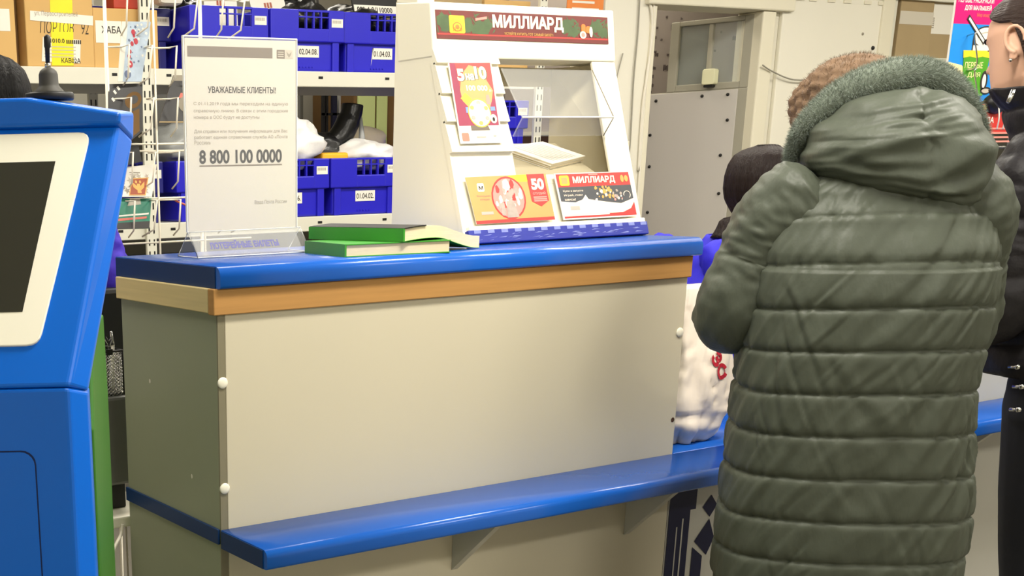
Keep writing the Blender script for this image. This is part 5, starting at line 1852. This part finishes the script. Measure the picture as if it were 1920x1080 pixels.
def hand_geo(b, M, m, side=1, curl=0.5):
    """hand along +y of M, palm facing -z, thumb on the side given"""
    b.loft([((0, 0, 0), (.024, 0, 0), (0, 0, .017)), ((0, .03, 0), (.036, 0, 0), (0, 0, .016)), ((0, .065, 0), (.042, 0, 0), (0, 0, .014)), ((0, .095, -.002), (.038, 0, 0), (0, 0, .011))], m, 14, M)
    for k, (x, ln) in enumerate(((-.030, .062), (-.010, .076), (.011, .080), (.030, .070))):
        x *= side
        p = Vector((x, .088, -.001))
        pts, ang = [p], 0.15
        for l in (.45, .33, .22):
            ang += curl * .9
            p = p + Vector((x * .12, math.cos(ang), -math.sin(ang))) * ln * l
            pts.append(p)
        b.tube(pts, [.0095, .0088, .0078, .006], m, 10, M=M)
    p = Vector((.030 * side, .025, -.004))
    b.tube([p, p + Vector((.026 * side, .024, -.010)), p + Vector((.036 * side, .050, -.018)), p + Vector((.036 * side, .070, -.026))], [.013, .012, .010, .007], m, 10, M=M)
def limb(b, pts, rs, m, seg=18, n=7):
    P = smooth_pts(pts, n)
    R = []
    for i in range(len(pts) - 1):
        for k in range(n):
            R.append(rs[i] + (rs[i + 1] - rs[i]) * k / n)
    R.append(rs[-1])
    b.tube(P, R, m, seg)
def align(p, d, up=(0, 0, 1)):
    """frame at p with +y along d"""
    y = Vector(d).normalized()
    z = Vector(up)
    z = (z - y * z.dot(y)).normalized()
    x = y.cross(z)
    return Matrix(((x.x, y.x, z.x, p[0]), (x.y, y.y, z.y, p[1]), (x.z, y.z, z.z, p[2]), (0, 0, 0, 1)))
class Person:
    def __init__(s, label, pos, face, joints, head_yaw=0.0, head_pitch=0.0, voxel=0.008):
        """face: heading of the body in radians; joints: name -> local (right, forward, up)"""
        s.M = Matrix.Translation(Vector(pos)) @ Matrix.Rotation(face - PI / 2, 4, 'Z')
        s.J = {k: Vector(v) for k, v in joints.items()}
        s.root = thing('person', label, 'person', pos, face - PI / 2)
        J = s.J
        s.HM = s.M @ Matrix.Translation(J['head']) @ Matrix.Rotation(head_yaw, 4, 'Z') @ Matrix.Rotation(head_pitch, 4, 'X')
        b = MB()
        M = s.M
        pz, ch, nk = J['pelvis'], J['chest'], J['neck']
        X = Vector((1, 0, 0))
        Y = Vector((0, 1, 0))
        rings = [(pz + Vector((0, 0, -.10)), X * .10, Y * .09), (pz + Vector((0, -.01, -.05)), X * .165, Y * .115), (pz, X * .165, Y * .115), (pz.lerp(ch, .4), X * .130, Y * .095), (ch, X * .150, Y * .110), (ch.lerp(nk, .55), X * .160, Y * .100), (ch.lerp(nk, .85), X * .10, Y * .07), (nk, X * .055, Y * .055)]
        b.loft(rings, SKIN, 28, M)
        limb(b, [M @ (nk + Vector((0, -.005, -.04))), M @ nk, s.HM @ Vector((0, -.02, -.06))], [.06, .052, .054], SKIN)
        head_geo(b, s.HM, SKIN)
        for sd in 'LR':
            g = -1 if sd == 'L' else 1
            sh, el, wr_ = J['sh' + sd], J['el' + sd], J['wr' + sd]
            limb(b, [M @ (ch.lerp(nk, .55) + Vector((g * .10, 0, 0))), M @ sh, M @ sh.lerp(el, .5), M @ el, M @ el.lerp(wr_, .35), M @ wr_], [.06, .055, .047, .039, .040, .026], SKIN)
            hd = J.get('hd' + sd, wr_ + (wr_ - el).normalized() * .1)
            hand_geo(b, M @ align(wr_, hd - wr_), SKIN, side=(1 if sd == 'L' else -1))
            hp, kn, an = J['hp' + sd], J['kn' + sd], J['an' + sd]
            limb(b, [M @ (hp + Vector((0, 0, .03))), M @ hp, M @ hp.lerp(kn, .5), M @ kn, M @ kn.lerp(an, .3), M @ an], [.07, .085, .075, .055, .054, .036], SKIN)
            b.ball((0, .07, -.035), (.042, .125, .03), SKIN, M=M @ Matrix.Translation(an), seg=16)
        o = b.build('body', s.root)
        r = o.modifiers.new('fuse', 'REMESH')
        r.mode = 'VOXEL'
        r.voxel_size = voxel
        r.use_smooth_shade = True
        sm = o.modifiers.new('smooth', 'SMOOTH')
        sm.iterations = 1
        sm.factor = .5
        s.body = o
    def trousers(s, m, r=1.28, shoe=BOOT):
        J, M = s.J, s.M
        b = MB()
        pz = J['pelvis']
        X, Y = Vector((1, 0, 0)), Vector((0, 1, 0))
        b.loft([(pz + Vector((0, 0, -.11)), X * .14, Y * .115), (pz + Vector((0, -.012, -.05)), X * .182, Y * .132), (pz + Vector((0, 0, .03)), X * .172, Y * .122), (pz + Vector((0, 0, .10)), X * .150, Y * .110)], m, 28, M)
        for sd in 'LR':
            hp, kn, an = J['hp' + sd], J['kn' + sd], J['an' + sd]
            limb(b, [M @ (hp + Vector((0, 0, .03))), M @ hp, M @ hp.lerp(kn, .5), M @ kn, M @ kn.lerp(an, .4), M @ (an + Vector((0, 0, .02)))], [.085 * r / 1.2, .092 * r / 1.2, .084 * r / 1.2, .066 * r / 1.2, .064 * r / 1.2, .052 * r / 1.2], m)
        o = b.build('trousers', s.root)
        rm = o.modifiers.new('fuse', 'REMESH')
        rm.mode = 'VOXEL'
        rm.voxel_size = .009
        rm.use_smooth_shade = True
        for sd in 'LR':
            an = s.J['an' + sd]
            b = MB()
            b.loft([((0, -.06, .0), (.036, 0, 0), (0, 0, .05)), ((0, -.02, -.01), (.046, 0, 0), (0, 0, .055)), ((0, .06, -.03), (.050, 0, 0), (0, 0, .040)), ((0, .14, -.04), (.050, 0, 0), (0, 0, .030)), ((0, .195, -.045), (.032, 0, 0), (0, 0, .020))], shoe, 18, M @ Matrix.Translation(an + Vector((0, 0, -.005))))
            b.box((-.046, -.07, -.085), (.046, .19, -.060), BLACK, .01, M @ Matrix.Translation(an + Vector((0, 0, .015))))
            b.build('shoe', s.root)
    def hair(s, m, hairline, off, zmin, name='hair', flick=0.0, amp=.003, part=None):
        """a shell over the skull; hairline(a) gives the lowest z for the angle a from the face"""
        b = MB()
        nu, nv = 96, 30
        def f_(u, v, inner=False):
            th = 2 * PI * u
            a = abs((th + PI) % (2 * PI) - PI)
            z0 = hairline(a)
            z = .121 - (.121 - z0) * (v ** 1.15)
            o_ = off(a, z) if not inner else .001
            zz = max(z, -.118)
            p = head_pt(th, min(.1175, zz), max(.0001, o_))
            if z < -.09:      # hanging hair keeps the width of the jaw
                q = head_pt(th, -.03, max(.0001, o_))
                k = min(1, (-.05 - z) / .05)
                p = Vector((p.x * (1 - k) + q.x * k, p.y * (1 - k) + q.y * k, z))
            p.z = z + (o_ if z > .08 else o_ * max(0, z / .08))
            n_ = noise.noise(Vector((math.cos(th) * 9, math.sin(th) * 9, z * 5))) * amp + noise.noise(Vector((math.cos(th) * 26, math.sin(th) * 26, z * 6))) * amp * .6
            d = Vector((p.x, p.y, 0))
            if d.length > 1e-4 and not inner:
                p += d.normalized() * (n_ + flick * max(0, v - .75) ** 2 * 16)
            return p
        b.grid(nu, nv, f_, m, closed_u=True, M=s.HM)
        k0 = len(b.v)
        b.grid(nu, nv, lambda u, v: f_(u, v, True), m, closed_u=True, M=s.HM)
        for k in range(nu):
            l = (k + 1) % nu
            b.f.append([(nv - 1) * nu + k, (nv - 1) * nu + l, k0 + (nv - 1) * nu + l, k0 + (nv - 1) * nu + k])
            b.m.append(0)
            b.sm.append(True)
        b.f.append([k for k in range(nu)])
        b.m.append(0)
        b.sm.append(True)
        return b.build(name, s.root)
    def eyes(s, brow=HAIRD):
        for g in (-1, 1):
            b = MB()
            p = head_pt(g * .42, .002)
            b.ball(p + Vector((0, -.004, 0)), .0105, EYE, M=s.HM, seg=14)
            b.ball(p + Vector((0, .0035, 0)), .0045, BOOT, M=s.HM, seg=10)
            b.build('eye', s.root)
            b = MB()
            b.tube([head_pt(g * t_, .024 + .006 * math.sin((t_ - .2) * 4)) + Vector((0, .0015, 0)) for t_ in (.2, .32, .45, .58, .7)], [.0015, .003, .003, .0025, .001], brow, 6, M=s.HM)
            b.build('eyebrow', s.root)
            b = MB()
            b.tube([head_pt(g * t_, .006) + Vector((0, .004, 0)) for t_ in (.28, .36, .44, .52, .58)], .0012, BOOT, 5, M=s.HM)
            b.build('eyelash', s.root)

def strands(b, pts, ln, m, m2, width=.0012, droop=.2, seed=1):
    """short tapering hairs: (point, normal) pairs"""
    random.seed(seed)
    for p, n_ in pts:
        d = (n_ + Vector((random.uniform(-.6, .6), random.uniform(-.6, .6), random.uniform(-.6, .6) - droop))).normalized()
        sd = d.cross(Vector((random.uniform(-1, 1), random.uniform(-1, 1), random.uniform(-1, 1)))).normalized() * width
        l = ln * random.uniform(.5, 1.1)
        mid = p + d * l * .55
        tip = p + d * l + Vector((0, 0, -droop * l * .4))
        b.add([p - sd, p + sd, mid + sd * .7, mid - sd * .7, tip], [[0, 1, 2, 3], [3, 2, 4]], m2 if random.random() < .45 else m, True)

STAND = dict(pelvis=(0, 0, .93), chest=(0, .01, 1.22), neck=(0, -.01, 1.44), head=(0, .03, 1.575), shL=(-.18, 0, 1.37), shR=(.18, 0, 1.37), elL=(-.24, -.02, 1.10), elR=(.24, -.02, 1.10), wrL=(-.20, .15, .92), wrR=(.20, .15, .92),
             hpL=(-.09, 0, .90), hpR=(.09, 0, .90), knL=(-.095, .02, .49), knR=(.095, .02, .49), anL=(-.10, -.02, .085), anR=(.10, -.02, .085))

# ---- woman in the long quilted coat
WP = (1.182, -.563, 0)
WF = math.radians(49)
hw = dep(2.70, 1592, 205)
Mw = Matrix.Translation(Vector(WP)) @ Matrix.Rotation(WF - PI / 2, 4, 'Z')
hl = Mw.inverted() @ hw
J = dict(STAND)
J.update(head=(hl.x, hl.y, hl.z - .03), neck=(hl.x * .35, hl.y * .35, 1.43), shL=(-.160, 0, 1.36), shR=(.146, 0, 1.36), elL=(-.238, .03, 1.165), wrL=(-.12, .26, 1.10), hdL=(-.06, .32, 1.02), elR=(.180, .09, 1.13), wrR=(.12, .27, 1.05), hdR=(.06, .33, 1.01))
W_ = Person('person seen from behind in a long olive grey quilted coat with fur hood', WP, WF, J, head_yaw=.15, head_pitch=-.3)
W_.trousers(JEANS)
def zat(py, d=2.43, px=1640):
    return dep(d, px, py).z
SEAMS = sorted([zat(p) for p in (322, 402, 490, 574, 655, 738, 821, 907, 995, 1080, 1165)])
CA = [(.36, .217, .158), (.55, .228, .164), (.75, .231, .168), (.95, .226, .168), (1.08, .221, .166), (1.20, .218, .160), (1.28, .214, .145), (1.34, .200, .118), (1.39, .165, .090), (1.43, .110, .072), (1.46, .075, .068)]
def ca(z):
    if z <= CA[0][0]: return CA[0][1:]
    for a, c in zip(CA, CA[1:]):
        if z <= c[0]:
            t_ = (z - a[0]) / (c[0] - a[0])
            t_ = t_ * t_ * (3 - 2 * t_) * .5 + t_ * .5
            return a[1] * (1 - t_) + c[1] * t_, a[2] * (1 - t_) + c[2] * t_
    return CA[-1][1:]
def puff(z, th):
    # seams wander a little up and down round the body
    zz = z + .004 * math.sin(th * 2 + 1) + .004 * noise.noise(Vector((th * 1.5, 0, 3)))
    if zz < SEAMS[0] or zz > SEAMS[-1]:
        return 0.35, 1.0
    for a, c in zip(SEAMS, SEAMS[1:]):
        if zz <= c:
            t_ = (zz - a) / (c - a)
            return 1 - math.exp(-t_ / .075) - math.exp(-(1 - t_) / .05), t_
    return 0.5, .5
def coat_pt(u, v):
    th = 2 * PI * u
    z = .40 + (1.46 - .40) * v
    a, c = ca(z)
    e = 2 / 2.35
    cs, sn = math.cos(th), math.sin(th)
    pf, t_ = puff(z, th)
    fade = min(1, max(0, (1.47 - z) / .06))
    am = .0095 * fade * (.5 if z > 1.25 else 1.0)
    q = Vector((cs * 2.2, sn * 2.2, z * 5))
    # crisp little gathers running away from each seam and broad soft dents
    edge = math.exp(-t_ / .22) + .6 * math.exp(-(1 - t_) / .15)
    g = noise.noise(Vector((th * 13 + z * 9, z * 4.0, 1.7))) * .0060 * edge
    for sc_, sl_, od_ in ((3.2, 12, 1.3), (4.6, -9, 7.7)):
        n1 = noise.noise(Vector((th * sc_ - z * sl_, z * 2.2 + od_, od_)))
        mk = max(0, noise.noise(Vector((th * 1.7 + od_, z * 6, 3.3))) + .05)
        g -= .0055 * math.exp(-(n1 / .11) ** 2) * min(.5, mk)
        g += .005 * math.exp(-((n1 - .18) / .11) ** 2) * min(.5, mk)
    g += noise.noise(Vector((th * 4.5 - z * 10, z * 5, 5.1))) * .0060
    g += max(0, noise.noise(Vector((th * 7 - z * 22, z * 3, 8.8)))) * .006
    r = am * pf + g * fade
    wa = math.exp(-((z - 1.00) / .17) ** 2)
    x = (a + r - .010 * wa) * abs(cs) ** e * (1 if cs > 0 else -1) - .010 * wa
    y = (c + r) * abs(sn) ** e * (1 if sn > 0 else -1)
    return Vector((x, y - .005, z))
b = MB()
b.grid(300, 330, coat_pt, COAT, closed_u=True, M=W_.M)
coat = b.build('coat', W_.root)
sl = coat.modifiers.new('thick', 'SOLIDIFY')
sl.thickness = .006
sl.offset = -1
def sleeve(J_, sd, m, r0, r1, puffs, amp, M, seg=64, n=160, wr=.006, seedv=0.0):
    sh, el, wr_ = J_['sh' + sd], J_['el' + sd], J_['wr' + sd]
    g = -1 if sd == 'L' else 1
    path = smooth_pts([sh + Vector((-g * .05, 0, .045)), sh + Vector((g * .012, 0, -.01)), sh.lerp(el, .5) + Vector((g * .012, -.005, 0)), el + Vector((g * .006, -.012, -.012)), el.lerp(wr_, .5), wr_], n // 5)
    N = len(path)
    vs = []
    up = Vector((0, 1, 0))
    for i, p in enumerate(path):
        a = path[max(0, i - 1)]
        c = path[min(N - 1, i + 1)]
        t_ = (c - a).normalized()
        x = (up - t_ * up.dot(t_)).normalized()
        up = x
        y = t_.cross(x)
        s_ = i / (N - 1)
        rr = r0 + (r1 - r0) * s_
        rr *= min(1, .55 + s_ * 5)
        ph = s_ * puffs
        for k in range(seg):
            th = 2 * PI * k / seg
            pf = abs(math.sin(PI * ((ph + .05 * math.sin(th)) % 1))) ** .55
            nn = noise.noise(Vector((math.cos(th) * 2 + seedv, math.sin(th) * 2, s_ * 22))) * wr + noise.noise(Vector((math.cos(th) * 3.5, math.sin(th) * 3.5 + seedv, s_ * 46 + th))) * wr * .6
            vs.append(p + (x * math.cos(th) + y * math.sin(th)) * (rr + amp * pf + nn))
    fs = []
    for i in range(N - 1):
        for k in range(seg):
            l = (k + 1) % seg
            fs.append([i * seg + k, i * seg + l, (i + 1) * seg + l, (i + 1) * seg + k])
    fs.append(list(range(seg))[::-1])
    fs.append([(N - 1) * seg + k for k in range(seg)])
    b = MB()
    b.add(vs, fs, m, True, M)
    return b
for sd in 'LR':
    sleeve(W_.J, sd, COAT, .082, .066, 2.6, .005, W_.M, wr=.0055, seedv=2.0 if sd == 'L' else 5.0).build('sleeve', W_.root)
# hood hanging behind the head
HC = Mw.inverted() @ dep(2.44, 1676, 266)
def hood_pt(u, v):
    th, ph = 2 * PI * u, PI * v
    d = Vector((math.sin(ph) * math.cos(th), math.sin(ph) * math.sin(th), -math.cos(ph)))
    e = 2 / (3.0 if d.z < 0 else 2.1)
    q = Vector([abs(c_) ** e * (1 if c_ > 0 else -1) for c_ in d])
    rx, ry, rz = .160, .150, .100
    back = max(0, -d.y)
    k = 1.0
    k -= .060 * math.exp(-((d.x - .12) * .19 / .0042) ** 2) * back
    k += .075 * noise.noise(Vector((d.x * 1.6, d.z * 2.6 + d.x * .8, 2.2 + d.y)))
    near = math.exp(-abs(d.x - .12) / .40)
    k += .075 * noise.noise(Vector((d.x * 2.6 + 3, d.z * 8.5 - d.x * 2.0, 4.0))) * (.25 + near)
    k -= .07 * max(0, noise.noise(Vector((d.x * 3.5, d.z * 7 + abs(d.x) * 4, 9.4)))) * back * near
    p = Vector((q.x * rx * (1.0 - .12 * max(0, d.z)), q.y * ry * (1.0 - .25 * max(0, d.z)), q.z * rz)) * k
    if p.z < 0:
        p.z -= (.24 * p.x + .026) * min(1, -p.z / .05)
    return HC + p
b = MB()
b.grid(150, 100, hood_pt, COAT, closed_u=True, cap=True, M=Mw)
b.build('hood', W_.root)
b = MB()
arc, R0 = [], []
for (px, py, d, r_) in ((1480, 306, 2.52, .006), (1490, 272, 2.50, .013), (1516, 232, 2.47, .022), (1574, 184, 2.44, .031), (1645, 153, 2.42, .036), (1715, 145, 2.425, .037), (1770, 160, 2.435, .032), (1815, 203, 2.46, .021), (1838, 245, 2.49, .012), (1848, 275, 2.52, .006)):
    arc.append(dep(d, px, py))
    R0.append(r_)
arc = smooth_pts(arc, 8)
R_ = []
for i in range(len(R0) - 1):
    R_ += [R0[i] + (R0[i + 1] - R0[i]) * k / 8 for k in range(8)]
R_.append(R0[-1])
b.tube(arc, [r * .94 for r in R_], FUR, 24)
pts = []
random.seed(21)
for i in range(len(arc) - 1):
    t_ = (arc[min(i + 1, len(arc) - 1)] - arc[max(i - 1, 0)]).normalized()
    x = t_.orthogonal().normalized()
    y = t_.cross(x)
    for k in range(int(120 + R_[i] * 20000)):
        th = random.uniform(0, 2 * PI)
        n_ = x * math.cos(th) + y * math.sin(th)
        pts.append((arc[i].lerp(arc[i + 1], random.random()) + n_ * R_[i] * .9, n_))
strands(b, pts, .0125, FUR, FURL, .00026, .1, 4)
b.build('fur_trim', W_.root)
# knitted hat
b = MB()
def hat_pt(u, v):
    th, z = 2 * PI * u, -.075 + .215 * v
    w = [(0, .098), (.12, .106), (.22, .101), (.30, .108), (.55, .117), (.72, .106), (.87, .074), (.96, .038), (1, .004)]
    for a, c in zip(w, w[1:]):
        if v <= c[0]:
            t_ = (v - a[0]) / (c[0] - a[0])
            r = a[1] + (c[1] - a[1]) * t_
            break
    rib = .0022 * math.sin(th * 34) + .002 * math.sin(v * 60 + 1.5 * math.sin(th * 17))
    rib += .008 * noise.noise(Vector((math.cos(th) * 3, math.sin(th) * 3, z * 18)))
    r += rib * min(1, (1 - v) * 6)
    return Vector((r * math.cos(th), r * 1.12 * math.sin(th) - .006, z + .004))
b.grid(160, 60, hat_pt, KNIT, closed_u=True, cap=True, M=W_.HM @ Matrix.Rotation(.12, 4, 'Y'))
pts = []
random.seed(33)
HMM = W_.HM @ Matrix.Rotation(.12, 4, 'Y')
for k in range(7000):
    u, v = random.random(), random.uniform(.05, .98)
    p = hat_pt(u, v)
    pts.append((HMM @ p, (HMM.to_3x3() @ Vector((p.x, p.y, max(0, p.z) * .8))).normalized()))
strands(b, pts, .008, KNIT, KNIT, .0003, .0, 6)
b.build('knitted_hat', W_.root)

# ---- young visitor in the black jacket
YP = (1.895, -.61, 0)
YF = math.radians(75)
hy = dep(2.74, 1942, 80)
My = Matrix.Translation(Vector(YP)) @ Matrix.Rotation(YF - PI / 2, 4, 'Z')
hl = My.inverted() @ hy
J = dict(STAND)
J.update(head=(hl.x, hl.y, hl.z), neck=(hl.x * .6, hl.y * .4, 1.46), shL=(-.185, .01, 1.41), shR=(.185, .01, 1.41), chest=(0, .02, 1.26), elL=(-.235, .02, 1.14), wrL=(-.14, .25, 1.13), hdL=(-.09, .33, 1.12), elR=(.235, .02, 1.14), wrR=(.14, .25, 1.13), hdR=(.09, .33, 1.12), pelvis=(.03, 0, .93), hpL=(-.045, 0, .90), hpR=(.12, 0, .90), knL=(.005, .02, .49), anL=(.06, -.02, .085), knR=(.175, .02, .49), anR=(.20, -.02, .085))
Y_ = Person('person with pulled back dark hair in a black puffer jacket and dark jeans', YP, YF, J, head_yaw=math.radians(6), head_pitch=-.20, voxel=.0036)
Y_.trousers(JEANS, 1.3)
Y_.eyes()
def hl_y(a):
    d = math.degrees(a)
    if d < 35: return .078
    if d < 75: return .078 - (d - 35) / 40 * .030
    if d < 92: return .048 - (d - 75) / 17 * .008
    if d < 112: return .040 - (d - 92) / 20 * .085
    return -.045 - min(1, (d - 112) / 40) * .02
Y_.hair(HAIRP, hl_y, lambda a, z: .007 + .004 * max(0, (a - 1.2) / 2), 0, amp=.002)
b = MB()
b.ball((0, -.135, .035), (.045, .042, .045), HAIRP, M=Y_.HM, lump=.1, freq=3)
b.build('hair_bun', Y_.root)
b = MB()
b.ball((-.085, -.008, -.040), .004, CHROME, M=Y_.HM, seg=10)
b.build('earring', Y_.root)
JA = [(.98, .205, .150), (1.10, .200, .148), (1.25, .205, .150), (1.38, .200, .140), (1.45, .165, .125), (1.50, .118, .112), (1.56, .100, .100), (1.60, .092, .095)]
def jack_pt(tab, n_puff, amp, z0, z1, wr=.006):
    def f_(u, v):
        th, z = 2 * PI * u, z0 + (z1 - z0) * v
        for a, c in zip(tab, tab[1:]):
            if z <= c[0] or c is tab[-1]:
                t_ = min(1, (z - a[0]) / (c[0] - a[0]))
                rx, ry = a[1] + (c[1] - a[1]) * t_, a[2] + (c[2] - a[2]) * t_
                break
        pf = abs(math.sin(PI * ((v * n_puff + .06 * math.sin(th * 3)) % 1))) ** .55 if n_puff else 0
        nn = noise.noise(Vector((math.cos(th) * 2, math.sin(th) * 2, z * 14))) * wr + noise.noise(Vector((math.cos(th) * 5, math.sin(th) * 5, z * 20 + th * 2))) * wr * .6
        e = 2 / 2.3
        cs, sn = math.cos(th), math.sin(th)
        return Vector(((rx + amp * pf + nn) * abs(cs) ** e * (1 if cs > 0 else -1), (ry + amp * pf + nn) * abs(sn) ** e * (1 if sn > 0 else -1), z))
    return f_
b = MB()
nko = Y_.J['neck']
f0 = jack_pt(JA, 8.6, .012, .98, 1.595)
def jy(u, v):
    p = f0(u, v)
    k = max(0, (p.z - 1.40) / .12)
    return p + Vector((nko.x * k, nko.y * k, 0))
b.grid(120, 130, jy, JACK, closed_u=True, M=Y_.M)
o = b.build('jacket', Y_.root)
sl = o.modifiers.new('thick', 'SOLIDIFY')
sl.thickness = .005
sl.offset = -1
for sd in 'LR':
    sleeve(Y_.J, sd, JACK, .078, .056, 6, .010, Y_.M, wr=.005, seedv=7.0 if sd == 'L' else 9.0).build('sleeve', Y_.root)
b = MB()
p, q_ = dep(2.62, 1900, 168), dep(2.62, 1890, 192)
b.tube([p, p.lerp(q_, .5) + Vector((0.002, 0, 0)), q_], [.004, .0055, .004], CHROME, 8)
b.build('zip_pull', Y_.root)
for px, py in ((1884, 688), (1892, 725), (1886, 768)):
    b = MB()
    p = dep(2.735, px + 24, py)
    q_ = dep(2.76, px + 8, py)
    b.tube([q_, p], .004, CHROME, 8)
    b.ball(p, .0065, CHROME, seg=10)
    b.build('belt_stud', Y_.root)

# ---- operator behind the desk
OP = (2.29, .86, 0)
OF = math.radians(-20)
ho = dep(4.02, 1430, 360)
Mo = Matrix.Translation(Vector(OP)) @ Matrix.Rotation(OF - PI / 2, 4, 'Z')
hl = Mo.inverted() @ ho
SIT = dict(pelvis=(0, 0, .56), chest=(0, .03, .92), neck=(hl.x * .7, hl.y * .7, 1.21), head=(hl.x, hl.y, hl.z), shL=(-.20, .02, 1.14), shR=(.20, .02, 1.14), elL=(-.23, .08, .82), elR=(.23, .10, .82), wrL=(-.14, .30, .80), wrR=(.14, .30, .80),
           hpL=(-.10, .02, .53), hpR=(.10, .02, .53), knL=(-.11, .42, .50), knR=(.11, .42, .50), anL=(-.11, .40, .085), anR=(.11, .40, .085))
O_ = Person('person with dark brown bobbed hair in a royal blue uniform behind the desk', OP, OF, SIT, head_yaw=.1, head_pitch=-.12)
O_.trousers(JEANS)
O_.eyes()
def hl_o(a):
    d = math.degrees(a)
    if d < 30: return .045
    if d < 62: return .045 - (d - 30) / 32 * .16
    return -.125 - min(1, (d - 62) / 60) * .030
O_.hair(HAIRD, hl_o, lambda a, z: .018 + .012 * min(1, max(0, (.06 - z) / .1)) + .006 * math.sin(a), 0, flick=.020, amp=.006)
VS = [(.50, .180, .140), (.70, .180, .135), (.86, .188, .14), (1.06, .198, .135), (1.15, .175, .112), (1.20, .095, .080), (1.23, .068, .068)]
def vest(P_, tab, m, z0, z1, ox, oy):
    f_ = jack_pt(tab, 0, 0, z0, z1, .008)
    b = MB()
    def g(u, v):
        p = f_(u, v)
        k = max(0, (p.z - z0) / (z1 - z0))
        return p + Vector((ox * k * .6, oy * k * .6, 0))
    b.grid(72, 60, g, m, closed_u=True, M=P_.M)
    o = b.build('uniform_jacket', P_.root)
    s_ = o.modifiers.new('thick', 'SOLIDIFY')
    s_.thickness = .004
    s_.offset = -1
    for sd in 'LR':
        sleeve(P_.J, sd, m, .066, .042, 0, 0, P_.M, seg=32, n=60, wr=.007, seedv=3.0 if sd == 'L' else 6.0).build('sleeve', P_.root)
vest(O_, VS, UNIF, .50, 1.23, hl.x, hl.y)
t = thing('office_chair', 'black office chair under the seated person in royal blue', 'chair', (OP[0], OP[1], 0), OF - PI / 2)
b = MB()
b.box((-.24, -.22, .38), (.24, .24, .435), BLACK, .02, Mo)
b.build('seat', t)
b = MB()
b.box((-.21, -.30, .55), (.21, -.25, .95), BLACK, .02, Mo)
b.tube([Mo @ Vector((0, -.12, .385)), Mo @ Vector((0, -.32, .40)), Mo @ Vector((0, -.315, .6))], .018, BLACK, 8)
b.build('backrest', t)
b = MB()
b.tube([Mo @ Vector((0, 0, .05)), Mo @ Vector((0, 0, .39))], .025, DARKMETAL, 12)
for k in range(5):
    a = 2 * PI * k / 5
    b.tube([Mo @ Vector((0, 0, .08)), Mo @ Vector((.28 * math.cos(a), .28 * math.sin(a), .05))], .016, BLACK, 8)
    b.ball(Mo @ Vector((.28 * math.cos(a), .28 * math.sin(a), .027)), .027, BLACK, seg=10)
b.build('base', t)

# ---- colleague half hidden by the kiosk
LP = (-.085, .93, 0)
LF = math.radians(65)
h0 = dep(3.10, -8, 216)
Ml = Matrix.Translation(Vector(LP)) @ Matrix.Rotation(LF - PI / 2, 4, 'Z')
hl = Ml.inverted() @ h0
J = dict(STAND)
J.update(head=(hl.x, hl.y, hl.z), neck=(hl.x * .6, hl.y * .5, 1.45), elR=(.27, .0, 1.17), wrR=(.20, .22, 1.12), elL=(-.25, .0, 1.13), wrL=(-.18, .22, 1.10))
L_ = Person('person with black hair in violet blue uniform, mostly hidden behind the kiosk', LP, LF, J, head_pitch=-.2)
L_.trousers(JEANS)
L_.eyes()
L_.hair(HAIRB, hl_o, lambda a, z: .016 + .014 * min(1, max(0, (.06 - z) / .1)), 0, flick=.012, amp=.006)
VL = [(.80, .185, .14), (.95, .170, .130), (1.16, .178, .135), (1.30, .188, .128), (1.38, .165, .108), (1.43, .095, .080), (1.47, .068, .068)]
vest(L_, VL, UNIFV, .80, 1.47, hl.x, hl.y)
t = thing('office_chair', 'black padded chair back in the gap between the kiosk and the counter', 'chair', (.08, .755, .93))
b = MB()
b.prism(rounded([(-.14, .93), (.16, .93), (.16, 1.19), (-.14, 1.19)], .07), -.03, .03, BLACK, frame((.08, .755, 0), (1, 0, 0), (0, 0, 1)), .012)
b.build('backrest', t)
